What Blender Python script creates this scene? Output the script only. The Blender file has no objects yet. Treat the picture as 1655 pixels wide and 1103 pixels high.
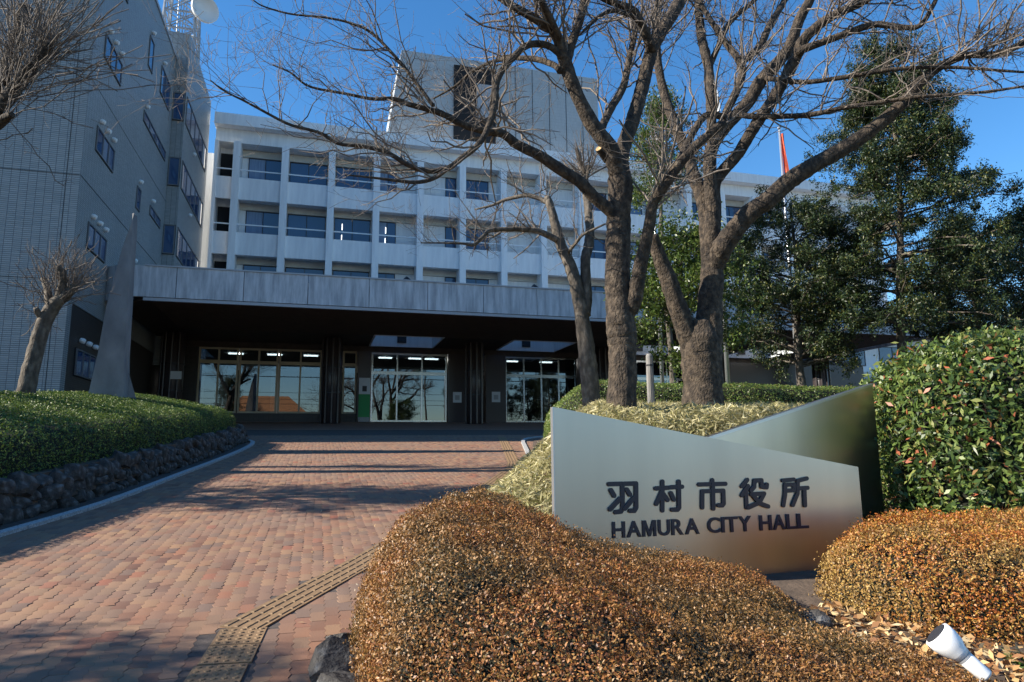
import bpy, math, random
import numpy as np
from mathutils import Vector, Matrix
random.seed(7); rng = np.random.default_rng(7)
S = bpy.context.scene; COL = S.collection
R = math.radians
# ------------------------------------------------------------------ camera, sky, sun, exposure
PITCH, ROLL, YAW = R(9.16), R(-0.5), R(15.88)
EYE = np.array([0, 0, 1.6]); F_PX, CX, CY = 1103.0, 827.5, 551.5
cam = bpy.data.objects.new('camera', bpy.data.cameras.new('camera')); COL.objects.link(cam)
cam.data.sensor_width = 36; cam.data.lens = 36 * F_PX / 1655; cam.data.clip_start = .05; cam.data.clip_end = 3000
_F = np.array([0, math.cos(PITCH), math.sin(PITCH)]); _U = np.array([0, -math.sin(PITCH), math.cos(PITCH)]); _R = np.array([1., 0, 0])
R2 = math.cos(ROLL) * _R + math.sin(ROLL) * _U; U2 = -math.sin(ROLL) * _R + math.cos(ROLL) * _U
cam.matrix_world = Matrix(((R2[0], U2[0], -_F[0], 0), (R2[1], U2[1], -_F[1], 0), (R2[2], U2[2], -_F[2], 1.6), (0, 0, 0, 1)))
S.camera = cam
SUN_AZ, SUN_EL = R(12), R(31)
sv = Vector((-math.cos(SUN_AZ) * math.cos(SUN_EL), -math.sin(SUN_AZ) * math.cos(SUN_EL), math.sin(SUN_EL)))   # towards the sun
W = bpy.data.worlds.new('World'); S.world = W; W.use_nodes = True
wn = W.node_tree.nodes; bg = wn['Background']
sky = wn.new('ShaderNodeTexSky'); sky.sky_type = 'NISHITA'; sky.sun_disc = False
sky.sun_elevation = SUN_EL; sky.sun_rotation = math.atan2(sv.x, sv.y); sky.altitude = 100; sky.air_density = 1.15; sky.dust_density = .05; sky.ozone_density = 5.0
hs = wn.new('ShaderNodeHueSaturation'); hs.inputs['Saturation'].default_value = 1.2; W.node_tree.links.new(sky.outputs[0], hs.inputs['Color']); W.node_tree.links.new(hs.outputs[0], bg.inputs[0]); bg.inputs[1].default_value = 0.1
sun = bpy.data.objects.new('sun', bpy.data.lights.new('sun', 'SUN')); COL.objects.link(sun)
sun.data.energy = 5.0; sun.data.angle = R(.53); sun.data.color = (1, .91, .77)
sun.rotation_euler = (-sv).to_track_quat('-Z', 'Y').to_euler()
S.view_settings.view_transform = 'Standard'; S.view_settings.look = 'None'; S.view_settings.exposure = 1.1; S.view_settings.gamma = 1

# ------------------------------------------------------------------ geometry helpers
K = .0844
EU = np.array([math.cos(YAW), math.sin(YAW), 0]); EV = np.array([-math.sin(YAW), math.cos(YAW), 0])
def g(x, y): return K * np.clip(-x * math.sin(YAW) + y * math.cos(YAW), -2, 38)
def uvz(u, v, z): return EU * u + EV * v + np.array([0, 0, z])
def ray(px, py):
    d = _F * F_PX + R2 * (px - CX) - U2 * (py - CY); return d / np.linalg.norm(d)
def at(px, py, depth):            # point at horizontal distance `depth` ahead
    d = ray(px, py); return EYE + d / d[1] * depth
def on_plane(px, py, p0, n):
    d = ray(px, py); return EYE + d * (np.dot(np.array(p0) - EYE, n) / np.dot(d, n))
def ss(a, b, x): t = np.clip((x - a) / (b - a), 0, 1); return t * t * (3 - 2 * t)
def lin(xs, ys, x): return np.interp(x, xs, ys)

def mesh_obj(name, verts, faces, mat, parent=None, smooth=False):
    me = bpy.data.meshes.new(name); verts = np.asarray(verts, dtype=np.float32)
    if isinstance(faces, np.ndarray):
        m, k = faces.shape
        me.vertices.add(len(verts)); me.vertices.foreach_set('co', verts.ravel())
        me.loops.add(m * k); me.loops.foreach_set('vertex_index', faces.astype(np.int32).ravel())
        me.polygons.add(m); me.polygons.foreach_set('loop_start', np.arange(0, m * k, k, dtype=np.int32))
        try: me.polygons.foreach_set('loop_total', np.full(m, k, dtype=np.int32))
        except Exception: pass
        me.update(calc_edges=True)
    else:
        me.from_pydata([tuple(v) for v in verts], [], faces)
    if smooth: me.polygons.foreach_set('use_smooth', np.ones(len(me.polygons), dtype=bool))
    me.validate(); me.update()
    if mat: me.materials.append(mat)
    return link(name, me, parent)
def link(name, me, parent=None):
    o = bpy.data.objects.new(name, me); COL.objects.link(o)
    if parent: o.parent = parent
    return o
def tag(o, label=None, cat=None, group=None, kind=None):
    if label: o['label'] = label
    if cat: o['category'] = cat
    if group: o['group'] = group
    if kind: o['kind'] = kind
    return o
def empty(name, loc, rz=0, **kw):
    o = bpy.data.objects.new(name, None); COL.objects.link(o); o.location = tuple(loc); o.rotation_euler = (0, 0, rz); o.empty_display_size = .2
    return tag(o, **kw)
class MB:
    """collects boxes, prisms, lathes; builds ONE mesh. off = local origin subtracted"""
    def __init__(s, off=(0, 0, 0)): s.v = []; s.f = []; s.off = np.array(off, float)
    def add(s, vs, fs):
        b = len(s.v); s.v += [np.array(p, float) - s.off for p in vs]; s.f += [tuple(b + i for i in f) for f in fs]; return s
    def box(s, x0, x1, y0, y1, z0, z1):
        return s.add([(x, y, z) for z in (z0, z1) for x, y in ((x0, y0), (x1, y0), (x1, y1), (x0, y1))],
                     [(3, 2, 1, 0), (4, 5, 6, 7), (0, 1, 5, 4), (1, 2, 6, 5), (2, 3, 7, 6), (3, 0, 4, 7)])
    def prism(s, poly, z0, z1):      # poly in xy (ccw)
        n = len(poly)
        return s.add([(x, y, z0) for x, y in poly] + [(x, y, z1) for x, y in poly],
                     [tuple(range(n))[::-1], tuple(range(n, 2 * n))] + [(i, (i + 1) % n, n + (i + 1) % n, n + i) for i in range(n)])
    def loft(s, a, b):               # two rings of 3d points
        n = len(a)
        return s.add(list(a) + list(b), [tuple(range(n))[::-1], tuple(range(n, 2 * n))] + [(i, (i + 1) % n, n + (i + 1) % n, n + i) for i in range(n)])
    def rings(s, rr, caps=True):
        n = len(rr[0]); b = [p for r in rr for p in r]; fs = []
        for k in range(len(rr) - 1):
            for i in range(n): fs.append((k * n + i, k * n + (i + 1) % n, (k + 1) * n + (i + 1) % n, (k + 1) * n + i))
        if caps: fs += [tuple(range(n))[::-1], tuple(range((len(rr) - 1) * n, len(rr) * n))]
        return s.add(b, fs)
    def lathe(s, prof, o, axis=(0, 0, 1), n=16):
        a = Vector(axis).normalized(); p = a.orthogonal().normalized(); q = a.cross(p); rr = []
        for r, h in prof:
            rr.append([np.array(Vector(o) + a * h + (p * math.cos(t) + q * math.sin(t)) * r) for t in [2 * math.pi * i / n for i in range(n)]])
        return s.rings(rr)
    def bar(s, a, b, r, n=6):
        a = Vector(a); b = Vector(b); return s.lathe([(r, 0), (r, (b - a).length)], a, b - a, n)
    def build(s, name, mat, parent=None, smooth=False): return mesh_obj(name, s.v, s.f, mat, parent, smooth)

# ------------------------------------------------------------------ materials
def newmat(name):
    m = bpy.data.materials.new(name); m.use_nodes = True
    return m, m.node_tree.nodes, m.node_tree.links, m.node_tree.nodes['Principled BSDF']
def mat(name, c, rough=.7, metal=0, spec=.5, emit=None, es=0):
    m, n, l, b = newmat(name); b.inputs['Base Color'].default_value = (*c, 1); b.inputs['Roughness'].default_value = rough
    b.inputs['Metallic'].default_value = metal; b.inputs['Specular IOR Level'].default_value = spec
    if emit: b.inputs['Emission Color'].default_value = (*emit, 1); b.inputs['Emission Strength'].default_value = es
    return m
def ramp(n, cols):
    r = n.new('ShaderNodeValToRGB'); e = r.color_ramp.elements
    while len(e) < len(cols): e.new(.5)
    for i, (p, c) in enumerate(cols): e[i].position = p; e[i].color = (*c, 1)
    return r
def noisemat(name, cols, scale=4, rough=.8, bump=.2, bscale=None, stretch=(1, 1, 1), metal=0, detail=6, bdist=.02):
    m, n, l, b = newmat(name); tc = n.new('ShaderNodeTexCoord'); mp = n.new('ShaderNodeMapping'); mp.inputs['Scale'].default_value = stretch
    l.new(tc.outputs['Object'], mp.inputs[0]); t = n.new('ShaderNodeTexNoise'); t.inputs['Scale'].default_value = scale; t.inputs['Detail'].default_value = detail
    l.new(mp.outputs[0], t.inputs['Vector']); r = ramp(n, cols); l.new(t.outputs['Fac'], r.inputs[0]); l.new(r.outputs[0], b.inputs['Base Color'])
    b.inputs['Roughness'].default_value = rough; b.inputs['Metallic'].default_value = metal
    if bump:
        t2 = n.new('ShaderNodeTexNoise'); t2.inputs['Scale'].default_value = bscale or scale * 6; t2.inputs['Detail'].default_value = 8; l.new(mp.outputs[0], t2.inputs['Vector'])
        bp = n.new('ShaderNodeBump'); bp.inputs['Strength'].default_value = bump; bp.inputs['Distance'].default_value = bdist
        l.new(t2.outputs['Fac'], bp.inputs['Height']); l.new(bp.outputs[0], b.inputs['Normal'])
    return m
def leafmat(name, cols, rough=.45, trans=.25, patch=None):
    """colour per leaf; patch = (scale, colours) mixes in broad patches of other leaf colours"""
    m, n, l, b = newmat(name); ge = n.new('ShaderNodeNewGeometry'); oi = n.new('ShaderNodeObjectInfo'); ad = n.new('ShaderNodeMath'); ad.operation = 'ADD'
    fr = n.new('ShaderNodeMath'); fr.operation = 'FRACT'; l.new(ge.outputs['Random Per Island'], ad.inputs[0]); l.new(oi.outputs['Random'], ad.inputs[1]); l.new(ad.outputs[0], fr.inputs[0])
    r = ramp(n, cols); l.new(fr.outputs[0], r.inputs[0]); out = r.outputs[0]
    if patch:
        tc = n.new('ShaderNodeTexCoord'); t = n.new('ShaderNodeTexNoise'); t.inputs['Scale'].default_value = patch[0]; t.inputs['Detail'].default_value = 3; l.new(tc.outputs['Object'], t.inputs['Vector'])
        r2 = ramp(n, patch[1]); l.new(fr.outputs[0], r2.inputs[0]); mr = n.new('ShaderNodeMapRange'); mr.inputs[1].default_value = .42; mr.inputs[2].default_value = .62
        l.new(t.outputs['Fac'], mr.inputs[0]); mx = n.new('ShaderNodeMix'); mx.data_type = 'RGBA'; l.new(mr.outputs[0], mx.inputs[0]); l.new(out, mx.inputs[6]); l.new(r2.outputs[0], mx.inputs[7]); out = mx.outputs[2]
    l.new(out, b.inputs['Base Color']); b.inputs['Roughness'].default_value = rough
    tr = n.new('ShaderNodeBsdfTranslucent'); l.new(out, tr.inputs[0]); ms = n.new('ShaderNodeMixShader'); ms.inputs[0].default_value = trans
    o = n['Material Output']; l.new(b.outputs[0], ms.inputs[1]); l.new(tr.outputs[0], ms.inputs[2]); l.new(ms.outputs[0], o.inputs[0])
    return m
def brickmat(name):
    m, n, l, b = newmat(name); ge = n.new('ShaderNodeNewGeometry'); oi = n.new('ShaderNodeObjectInfo'); ad = n.new('ShaderNodeMath'); ad.operation = 'ADD'
    fr = n.new('ShaderNodeMath'); fr.operation = 'FRACT'; l.new(ge.outputs['Random Per Island'], ad.inputs[0]); l.new(oi.outputs['Random'], ad.inputs[1]); l.new(ad.outputs[0], fr.inputs[0])
    r = ramp(n, [(0, (.13, .06, .04)), (.2, (.25, .125, .072)), (.4, (.195, .11, .074)), (.62, (.29, .165, .09)), (.8, (.15, .095, .072)), (.92, (.25, .145, .08)), (1, (.26, .09, .052))]); l.new(fr.outputs[0], r.inputs[0])
    tc = n.new('ShaderNodeTexCoord'); t = n.new('ShaderNodeTexNoise'); t.inputs['Scale'].default_value = 1.1; t.inputs['Detail'].default_value = 7; l.new(ge.outputs['Position'], t.inputs['Vector'])
    mx = n.new('ShaderNodeMix'); mx.data_type = 'RGBA'; mr = n.new('ShaderNodeMapRange'); mr.inputs[1].default_value = .4; mr.inputs[2].default_value = .75; mr.inputs[4].default_value = .7
    l.new(t.outputs['Fac'], mr.inputs[0]); l.new(mr.outputs[0], mx.inputs[0]); l.new(r.outputs[0], mx.inputs[6]); mx.inputs[7].default_value = (.2, .135, .10, 1); l.new(mx.outputs[2], b.inputs['Base Color'])
    t2 = n.new('ShaderNodeTexNoise'); t2.inputs['Scale'].default_value = 90; l.new(ge.outputs['Position'], t2.inputs['Vector']); bp = n.new('ShaderNodeBump'); bp.inputs['Strength'].default_value = .35; bp.inputs['Distance'].default_value = .004
    l.new(t2.outputs['Fac'], bp.inputs['Height']); l.new(bp.outputs[0], b.inputs['Normal']); b.inputs['Roughness'].default_value = .8
    return m
def tilemat(name, c1, c2, mortar, w, h, ms=.012, rough=.45, offset=0.0, pos=False, bump=.5):
    m, n, l, b = newmat(name); tc = n.new('ShaderNodeTexCoord'); sx = n.new('ShaderNodeSeparateXYZ'); l.new((n.new('ShaderNodeNewGeometry').outputs['Position'] if pos else tc.outputs['Object']), sx.inputs[0])
    ad = n.new('ShaderNodeMath'); ad.operation = 'ADD'; l.new(sx.outputs[0], ad.inputs[0]); l.new(sx.outputs[1], ad.inputs[1]); cb = n.new('ShaderNodeCombineXYZ'); l.new(ad.outputs[0], cb.inputs[0]); l.new(sx.outputs[2], cb.inputs[1])
    br = n.new('ShaderNodeTexBrick'); br.offset = offset; br.inputs['Scale'].default_value = 1; br.inputs['Brick Width'].default_value = w; br.inputs['Row Height'].default_value = h; br.inputs['Mortar Size'].default_value = ms; br.inputs['Mortar Smooth'].default_value = .1
    br.inputs['Color1'].default_value = (*c1, 1); br.inputs['Color2'].default_value = (*c2, 1); br.inputs['Mortar'].default_value = (*mortar, 1); l.new(cb.outputs[0], br.inputs['Vector'])
    t = n.new('ShaderNodeTexNoise'); t.inputs['Scale'].default_value = .5; t.inputs['Detail'].default_value = 6; l.new(tc.outputs['Object'], t.inputs['Vector']); mr = n.new('ShaderNodeMapRange'); mr.inputs[3].default_value = .8; mr.inputs[4].default_value = 1.12; l.new(t.outputs['Fac'], mr.inputs[0])
    mx = n.new('ShaderNodeVectorMath'); mx.operation = 'SCALE'; l.new(br.outputs['Color'], mx.inputs[0]); l.new(mr.outputs[0], mx.inputs['Scale']); l.new(mx.outputs[0], b.inputs['Base Color'])
    bp = n.new('ShaderNodeBump'); bp.invert = True; bp.inputs['Strength'].default_value = bump; bp.inputs['Distance'].default_value = .01; l.new(br.outputs['Fac'], bp.inputs['Height']); l.new(bp.outputs[0], b.inputs['Normal']); b.inputs['Roughness'].default_value = rough
    return m
def stainmat(name, base, stain, rough=.75):     # pale panel with rain streaks running down from the top edge
    m, n, l, b = newmat(name); tc = n.new('ShaderNodeTexCoord'); mp = n.new('ShaderNodeMapping'); mp.inputs['Scale'].default_value = (2.6, 2.6, .35); l.new(tc.outputs['Object'], mp.inputs[0])
    t = n.new('ShaderNodeTexNoise'); t.inputs['Scale'].default_value = 1.6; t.inputs['Detail'].default_value = 8; t.inputs['Roughness'].default_value = .65; l.new(mp.outputs[0], t.inputs['Vector'])
    r = ramp(n, [(.38, stain), (.6, base)]); l.new(t.outputs['Fac'], r.inputs[0]); l.new(r.outputs[0], b.inputs['Base Color']); b.inputs['Roughness'].default_value = rough
    return m
def glassmat(name, tint, refl, rough=.0):
    m, n, l, b = newmat(name); n.remove(b); tr = n.new('ShaderNodeBsdfTransparent'); tr.inputs[0].default_value = (*tint, 1); gl = n.new('ShaderNodeBsdfGlossy'); gl.inputs['Roughness'].default_value = rough; gl.inputs[0].default_value = (.85, .9, .95, 1)
    fr = n.new('ShaderNodeFresnel'); fr.inputs[0].default_value = 1.5; mr = n.new('ShaderNodeMapRange'); mr.inputs[1].default_value = .04; mr.inputs[3].default_value = refl; l.new(fr.outputs[0], mr.inputs[0])
    ms = n.new('ShaderNodeMixShader'); l.new(mr.outputs[0], ms.inputs[0]); l.new(tr.outputs[0], ms.inputs[1]); l.new(gl.outputs[0], ms.inputs[2]); l.new(ms.outputs[0], n['Material Output'].inputs[0])
    return m

M = dict(
    asphalt=noisemat('asphalt', [(.3, (.045, .045, .047)), (.7, (.07, .07, .07))], 3, .9, .3),
    soil=noisemat('soil', [(.3, (.05, .035, .025)), (.7, (.12, .085, .06))], 5, .95, .6),
    brick=brickmat('brick'), mortar=noisemat('mortar', [(.3, (.05, .04, .035)), (.7, (.1, .08, .07))], 20, .95, .3),
    terrace=tilemat('terrace_brick', (.27, .14, .10), (.33, .18, .12), (.08, .05, .04), .21, .105, .006, .8, .5),
    tactile=noisemat('tactile', [(.3, (.17, .105, .055)), (.7, (.27, .17, .085))], 9, .75, .2),
    granite=noisemat('granite', [(.35, (.25, .25, .25)), (.65, (.5, .5, .49))], 40, .8, .25),
    rubble=noisemat('rubble', [(.3, (.025, .022, .02)), (.5, (.06, .055, .05)), (.7, (.17, .17, .165))], 3, .9, .8, 14),
    white=stainmat('white_render', (.80, .81, .81), (.70, .71, .72)),
    beige=noisemat('beige_panel', [(.3, (.50, .47, .41)), (.7, (.58, .55, .48))], 2, .7, 0),
    white_rail=mat('white_rail', (.75, .77, .78), .4),
    winglass=mat('window_glass', (.035, .07, .15), .04, 0, .9), curtain=noisemat('curtain', [(.3, (.16, .24, .38)), (.7, (.26, .36, .5))], 3, .9, .2, 6, (6, 6, .3)),
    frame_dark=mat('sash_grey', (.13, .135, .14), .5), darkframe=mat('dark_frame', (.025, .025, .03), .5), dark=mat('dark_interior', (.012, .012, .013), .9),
    tile=tilemat('pale_tile', (.25, .27, .27), (.31, .325, .32), (.055, .06, .07), .25, .068, .007),
    tile_dark=tilemat('brown_tile', (.045, .038, .034), (.06, .05, .045), (.02, .018, .017), .25, .068, .006),
    tile_wall=tilemat('pale_tile_fine', (.42, .44, .44), (.47, .49, .49), (.3, .32, .33), .068, .25, .006, .5),
    joint=mat('joint', (.04, .045, .05), .9), panel=stainmat('fascia_panel', (.52, .53, .55), (.30, .31, .33)), trim=mat('trim_grey', (.35, .36, .38), .6),
    soffit=noisemat('soffit_brown', [(.3, (.045, .03, .022)), (.7, (.075, .05, .036))], 4, .6, 0), pillar=mat('pillar_brown', (.055, .042, .042), .35), steel=mat('steel', (.5, .52, .55), .25, 1),
    frame=mat('sash_beige', (.52, .44, .31), .5), glass=glassmat('storefront_glass', (.35, .4, .42), .15), skyglass=glassmat('skylight_glass', (.8, .85, .9), .12),
    dimlight=mat('lamp_reflection_glow', (1, 1, 1), .5, emit=(1, .98, .92), es=2), light=mat('tube_light', (1, 1, 1), .5, emit=(1, .98, .92), es=5), concrete=noisemat('concrete', [(.3, (.13, .13, .135)), (.7, (.23, .23, .23))], 2.5, .85, .5, 25, (1, 1, .5)),
    galv=noisemat('galvanised', [(.3, (.26, .28, .3)), (.7, (.38, .40, .42))], 6, .55, 0, metal=.3), dish=mat('dish_white', (.7, .71, .7), .5),
    pole=mat('pole_alu', (.62, .65, .68), .35, .8), flag_red=mat('flag_red', (.55, .09, .04), .8), flag_white=mat('flag_white', (.75, .75, .75), .8),
    bark=noisemat('bark', [(.3, (.014, .011, .009)), (.48, (.045, .033, .023)), (.62, (.085, .063, .044)), (.8, (.16, .13, .095))], 13, .92, 1.0, 30, (1, 1, .7), bdist=.05, detail=10),
    bark_pale=noisemat('bark_pale', [(.3, (.045, .037, .029)), (.5, (.09, .075, .06)), (.72, (.18, .155, .125))], 11, .9, 1.0, 28, (1, 1, .5)), twig=noisemat('twig', [(.3, (.07, .055, .045)), (.7, (.22, .185, .155))], 3, .8, 0),
    cutwood=mat('cut_wood', (.55, .38, .18), .8), oldwood=noisemat('weathered_wood', [(.3, (.12, .115, .11)), (.7, (.26, .25, .24))], 5, .9, .5, 20, (3, 3, .3)),
    metal=noisemat('brushed_steel', [(.35, (.50, .48, .445)), (.65, (.60, .575, .53))], 1.3, .34, .04, 260, (1, 1, .06), 1.0), edge=mat('steel_edge', (.62, .63, .64), .4, .9), letter=mat('letter_navy', (.012, .016, .035), .35),
    lamp=mat('lamp_white', (.8, .81, .82), .35), green=mat('poster_green', (.03, .28, .08), .6), paper=mat('paper', (.62, .64, .66), .7), orange=noisemat('roof_tile', [(.3, (.36, .14, .05)), (.7, (.5, .22, .08))], 8, .7, .3),
    azalea=leafmat('azalea_leaf', [(0, (.07, .025, .01)), (.3, (.24, .085, .025)), (.55, (.42, .175, .055)), (.8, (.36, .19, .05)), (1, (.12, .09, .025))], .5, .2, (1.4, [(0, (.05, .035, .012)), (.4, (.14, .09, .026)), (.7, (.26, .14, .042)), (1, (.48, .26, .11))])),
    azalea_red=leafmat('azalea_leaf_red', [(0, (.14, .035, .012)), (.3, (.40, .105, .02)), (.6, (.54, .2, .03)), (.85, (.48, .28, .045)), (1, (.14, .09, .025))], .5, .2, (1.5, [(0, (.12, .08, .025)), (.5, (.3, .17, .05)), (1, (.5, .34, .1))])),
    hedge=leafmat('hedge_leaf', [(0, (.02, .045, .008)), (.5, (.07, .13, .016)), (.85, (.16, .22, .03)), (1, (.27, .31, .06))], .5, .2), hedge_pale=leafmat('hedge_leaf_pale', [(0, (.05, .09, .02)), (.5, (.13, .2, .04)), (.85, (.22, .28, .07)), (1, (.2, .14, .05))], .4, .3),
    sasa=leafmat('bamboo_grass', [(0, (.2, .2, .06)), (.35, (.42, .37, .16)), (.7, (.58, .52, .28)), (1, (.68, .63, .42))], .6, .3, (1.2, [(0, (.16, .16, .05)), (.5, (.36, .32, .15)), (1, (.55, .48, .27))])),
    photinia=leafmat('photinia_leaf', [(0, (.022, .045, .012)), (.45, (.07, .12, .025)), (.8, (.15, .205, .045)), (.95, (.25, .26, .08)), (.975, (.32, .09, .04)), (1, (.4, .12, .06))], .42, .25),
    conifer=leafmat('evergreen_leaf', [(0, (.008, .02, .008)), (.5, (.02, .042, .012)), (.85, (.05, .075, .016)), (1, (.13, .12, .025))], .5, .1), broad=leafmat('broadleaf', [(0, (.025, .05, .01)), (.5, (.07, .12, .02)), (1, (.16, .2, .05))], .4, .3),
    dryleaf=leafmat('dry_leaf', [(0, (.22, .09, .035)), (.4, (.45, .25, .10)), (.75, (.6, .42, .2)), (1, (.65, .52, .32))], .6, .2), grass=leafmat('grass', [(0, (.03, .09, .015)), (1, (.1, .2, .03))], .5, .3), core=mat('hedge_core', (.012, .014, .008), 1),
)

# ------------------------------------------------------------------ numpy tubes and leaves
def catmull(pts, n):
    pts = np.asarray(pts, float); k = len(pts)
    if k == 2:
        t = np.linspace(0, 1, n)[:, None]; return pts[0] * (1 - t) + pts[1] * t
    P = np.vstack([2 * pts[0] - pts[1], pts, 2 * pts[-1] - pts[-2]]); u = np.linspace(0, k - 1 - 1e-6, n); i = u.astype(int); t = (u - i)[:, None]
    p0, p1, p2, p3 = P[i], P[i + 1], P[i + 2], P[i + 3]
    return .5 * ((2 * p1) + (-p0 + p2) * t + (2 * p0 - 5 * p1 + 4 * p2 - p3) * t ** 2 + (-p0 + 3 * p1 - 3 * p2 + p3) * t ** 3)
def tubes(pts, rad, sides, jit=0):
    """pts (T,P,3) rad (T,P) -> verts, quads of open tubes (tip closed to a point by radius)"""
    T, P, _ = pts.shape; tan = np.gradient(pts, axis=1); tan /= np.linalg.norm(tan, axis=2, keepdims=True) + 1e-9
    ref = np.where(np.abs(tan[:, :1, 2:3]) > .9, np.array([[[1., 0, 0]]]), np.array([[[0, 0, 1.]]])); ref = np.broadcast_to(ref, tan.shape)
    a = np.cross(tan, ref); a /= np.linalg.norm(a, axis=2, keepdims=True) + 1e-9; b = np.cross(tan, a)
    th = np.arange(sides) * 2 * np.pi / sides
    rr = rad[:, :, None, None] * (1 + jit * rng.standard_normal((T, P, sides, 1)) if jit else 1)
    v = pts[:, :, None, :] + rr * (a[:, :, None, :] * np.cos(th)[None, None, :, None] + b[:, :, None, :] * np.sin(th)[None, None, :, None])
    base = (np.arange(T) * P * sides)[:, None, None] + (np.arange(P - 1) * sides)[None, :, None]; i = np.arange(sides)[None, None, :]; j = (i + 1) % sides
    f = np.stack([base + i, base + j, base + sides + j, base + sides + i], -1).reshape(-1, 4)
    return v.reshape(-1, 3), f
def join(parts):
    vs, fs, b = [], [], 0
    for v, f in parts: vs.append(v); fs.append(f + b); b += len(v)
    return np.vstack(vs), np.vstack(fs)
def unit(a): return a / (np.linalg.norm(a, axis=-1, keepdims=True) + 1e-9)
def children(pp, pr, n, L, P=5, up=.3, spread=.9, tmin=.25, r0=.5, droop=0.0, out=None):
    """n children for each parent tube; returns pts, rad"""
    T, Q, _ = pp.shape; idx = np.repeat(np.arange(T), n); t = rng.uniform(tmin, 1, T * n) * (Q - 1); i = np.minimum(t.astype(int), Q - 2); fr = (t - i)[:, None]
    p = pp[idx, i] * (1 - fr) + pp[idx, i + 1] * fr; r = pr[idx, i] * (1 - fr[:, 0]) + pr[idx, i + 1] * fr[:, 0]
    tan = unit(pp[idx, i + 1] - pp[idx, i]); rnd = unit(rng.standard_normal((T * n, 3))); d = unit(tan * .55 + rnd * spread + np.array([0, 0, up]))
    ln = rng.uniform(L[0], L[1], T * n) * np.clip(1.15 - .5 * t / (Q - 1), .4, 1); s = np.linspace(0, 1, P)[None, :, None]
    bend = unit(rng.standard_normal((T * n, 3)) * .6 + np.array([0, 0, .5 - droop]))
    q = p[:, None] + d[:, None] * ln[:, None, None] * s + bend[:, None] * (ln * .22)[:, None, None] * s ** 2 + rng.standard_normal((T * n, P, 3)) * (ln * .02)[:, None, None] * (s > 0)
    rad = np.maximum(r * r0, .0022)[:, None] * np.linspace(1, .3, P)[None]
    return q, rad
def leaves(c, a, nrm, l, w):
    """diamond leaf quads at c, along a, facing nrm, folded slightly"""
    b = unit(np.cross(nrm, a)); l = l[:, None]; w = w[:, None]; nn = unit(np.cross(a, b))
    v = np.stack([c - a * l * .5, c + b * w * .5 + nn * w * .12 - a * l * .05, c + a * l * .5, c - b * w * .5 + nn * w * .12 - a * l * .05], 1).reshape(-1, 3)
    return v, np.arange(len(c) * 4).reshape(-1, 4)
def lumps(x, y, s=1.0, seed=0):
    r = np.random.default_rng(seed); o = 0
    for k in range(7):
        f = s * (1 + .8 * k); th = r.uniform(0, 6.28); ph = r.uniform(0, 6.28); o = o + np.sin((x * math.cos(th) + y * math.sin(th)) * f * 2.3 + ph) / (1 + .5 * k)
    return o / 3
def inside_sdf(poly, x, y):
    poly = np.asarray(poly, float); ins = np.zeros(x.shape, bool); d = np.full(x.shape, 1e9)
    for (x0, y0), (x1, y1) in zip(poly, np.roll(poly, -1, 0)):
        c = ((y0 > y) != (y1 > y)); xi = x0 + (y - y0) * (x1 - x0) / (y1 - y0 + 1e-12); ins ^= c & (x < xi)
        t = np.clip(((x - x0) * (x1 - x0) + (y - y0) * (y1 - y0)) / ((x1 - x0) ** 2 + (y1 - y0) ** 2 + 1e-12), 0, 1); d = np.minimum(d, np.hypot(x - x0 - t * (x1 - x0), y - y0 - t * (y1 - y0)))
    return np.where(ins, d, -d)
def mound(poly, base, H, r, res, lump=.05, ls=1.0, seed=0, pw=2.0, fine=.02):
    poly = np.asarray(poly, float); x0, y0 = poly.min(0) - res; x1, y1 = poly.max(0) + res
    X, Y = np.meshgrid(np.arange(x0, x1, res), np.arange(y0, y1, res)); D = inside_sdf(poly, X, Y); t = np.clip(D / r, 0, 1); prof = (1 - (1 - t) ** pw) ** (1 / pw)
    gy, gx = np.gradient(D, res); gn = np.hypot(gx, gy) + 1e-6; o_ = np.where(D < 0, -D, 0); X = X + gx / gn * o_; Y = Y + gy / gn * o_
    Z = base(X, Y) + H(X, Y) * prof * (1 + lump * lumps(X, Y, ls, seed)) + fine * prof * (lumps(X, Y, 6, seed + 1) + .7 * lumps(X, Y, 13, seed + 2)); n, m = X.shape; idx = np.arange(n * m).reshape(n, m)
    ok = (D > 0); near_ = D > -1.5 * res; q = (ok[:-1, :-1] | ok[1:, :-1] | ok[1:, 1:] | ok[:-1, 1:]) & near_[:-1, :-1] & near_[1:, :-1] & near_[1:, 1:] & near_[:-1, 1:]
    f = np.stack([idx[:-1, :-1][q], idx[:-1, 1:][q], idx[1:, 1:][q], idx[1:, :-1][q]], -1); v = np.stack([X, Y, Z], -1).reshape(-1, 3)
    used = np.unique(f); mp = np.full(len(v), -1); mp[used] = np.arange(len(used)); return v[used], mp[f]
def sample(v, f, n):
    A, B, C_, D_ = (v[f[:, k]] for k in range(4)); n1 = np.cross(B - A, C_ - A); n2 = np.cross(C_ - A, D_ - A); tri = np.concatenate([np.stack([A, B, C_], 1), np.stack([A, C_, D_], 1)]); nn = np.concatenate([n1, n2]); ar = np.linalg.norm(nn, axis=1)
    k = rng.choice(len(tri), n, p=ar / ar.sum()); u, w = rng.random(n), rng.random(n); sw = u + w > 1; u[sw] = 1 - u[sw]; w[sw] = 1 - w[sw]; t = tri[k]
    return t[:, 0] + u[:, None] * (t[:, 1] - t[:, 0]) + w[:, None] * (t[:, 2] - t[:, 0]), unit(nn[k])
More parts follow.
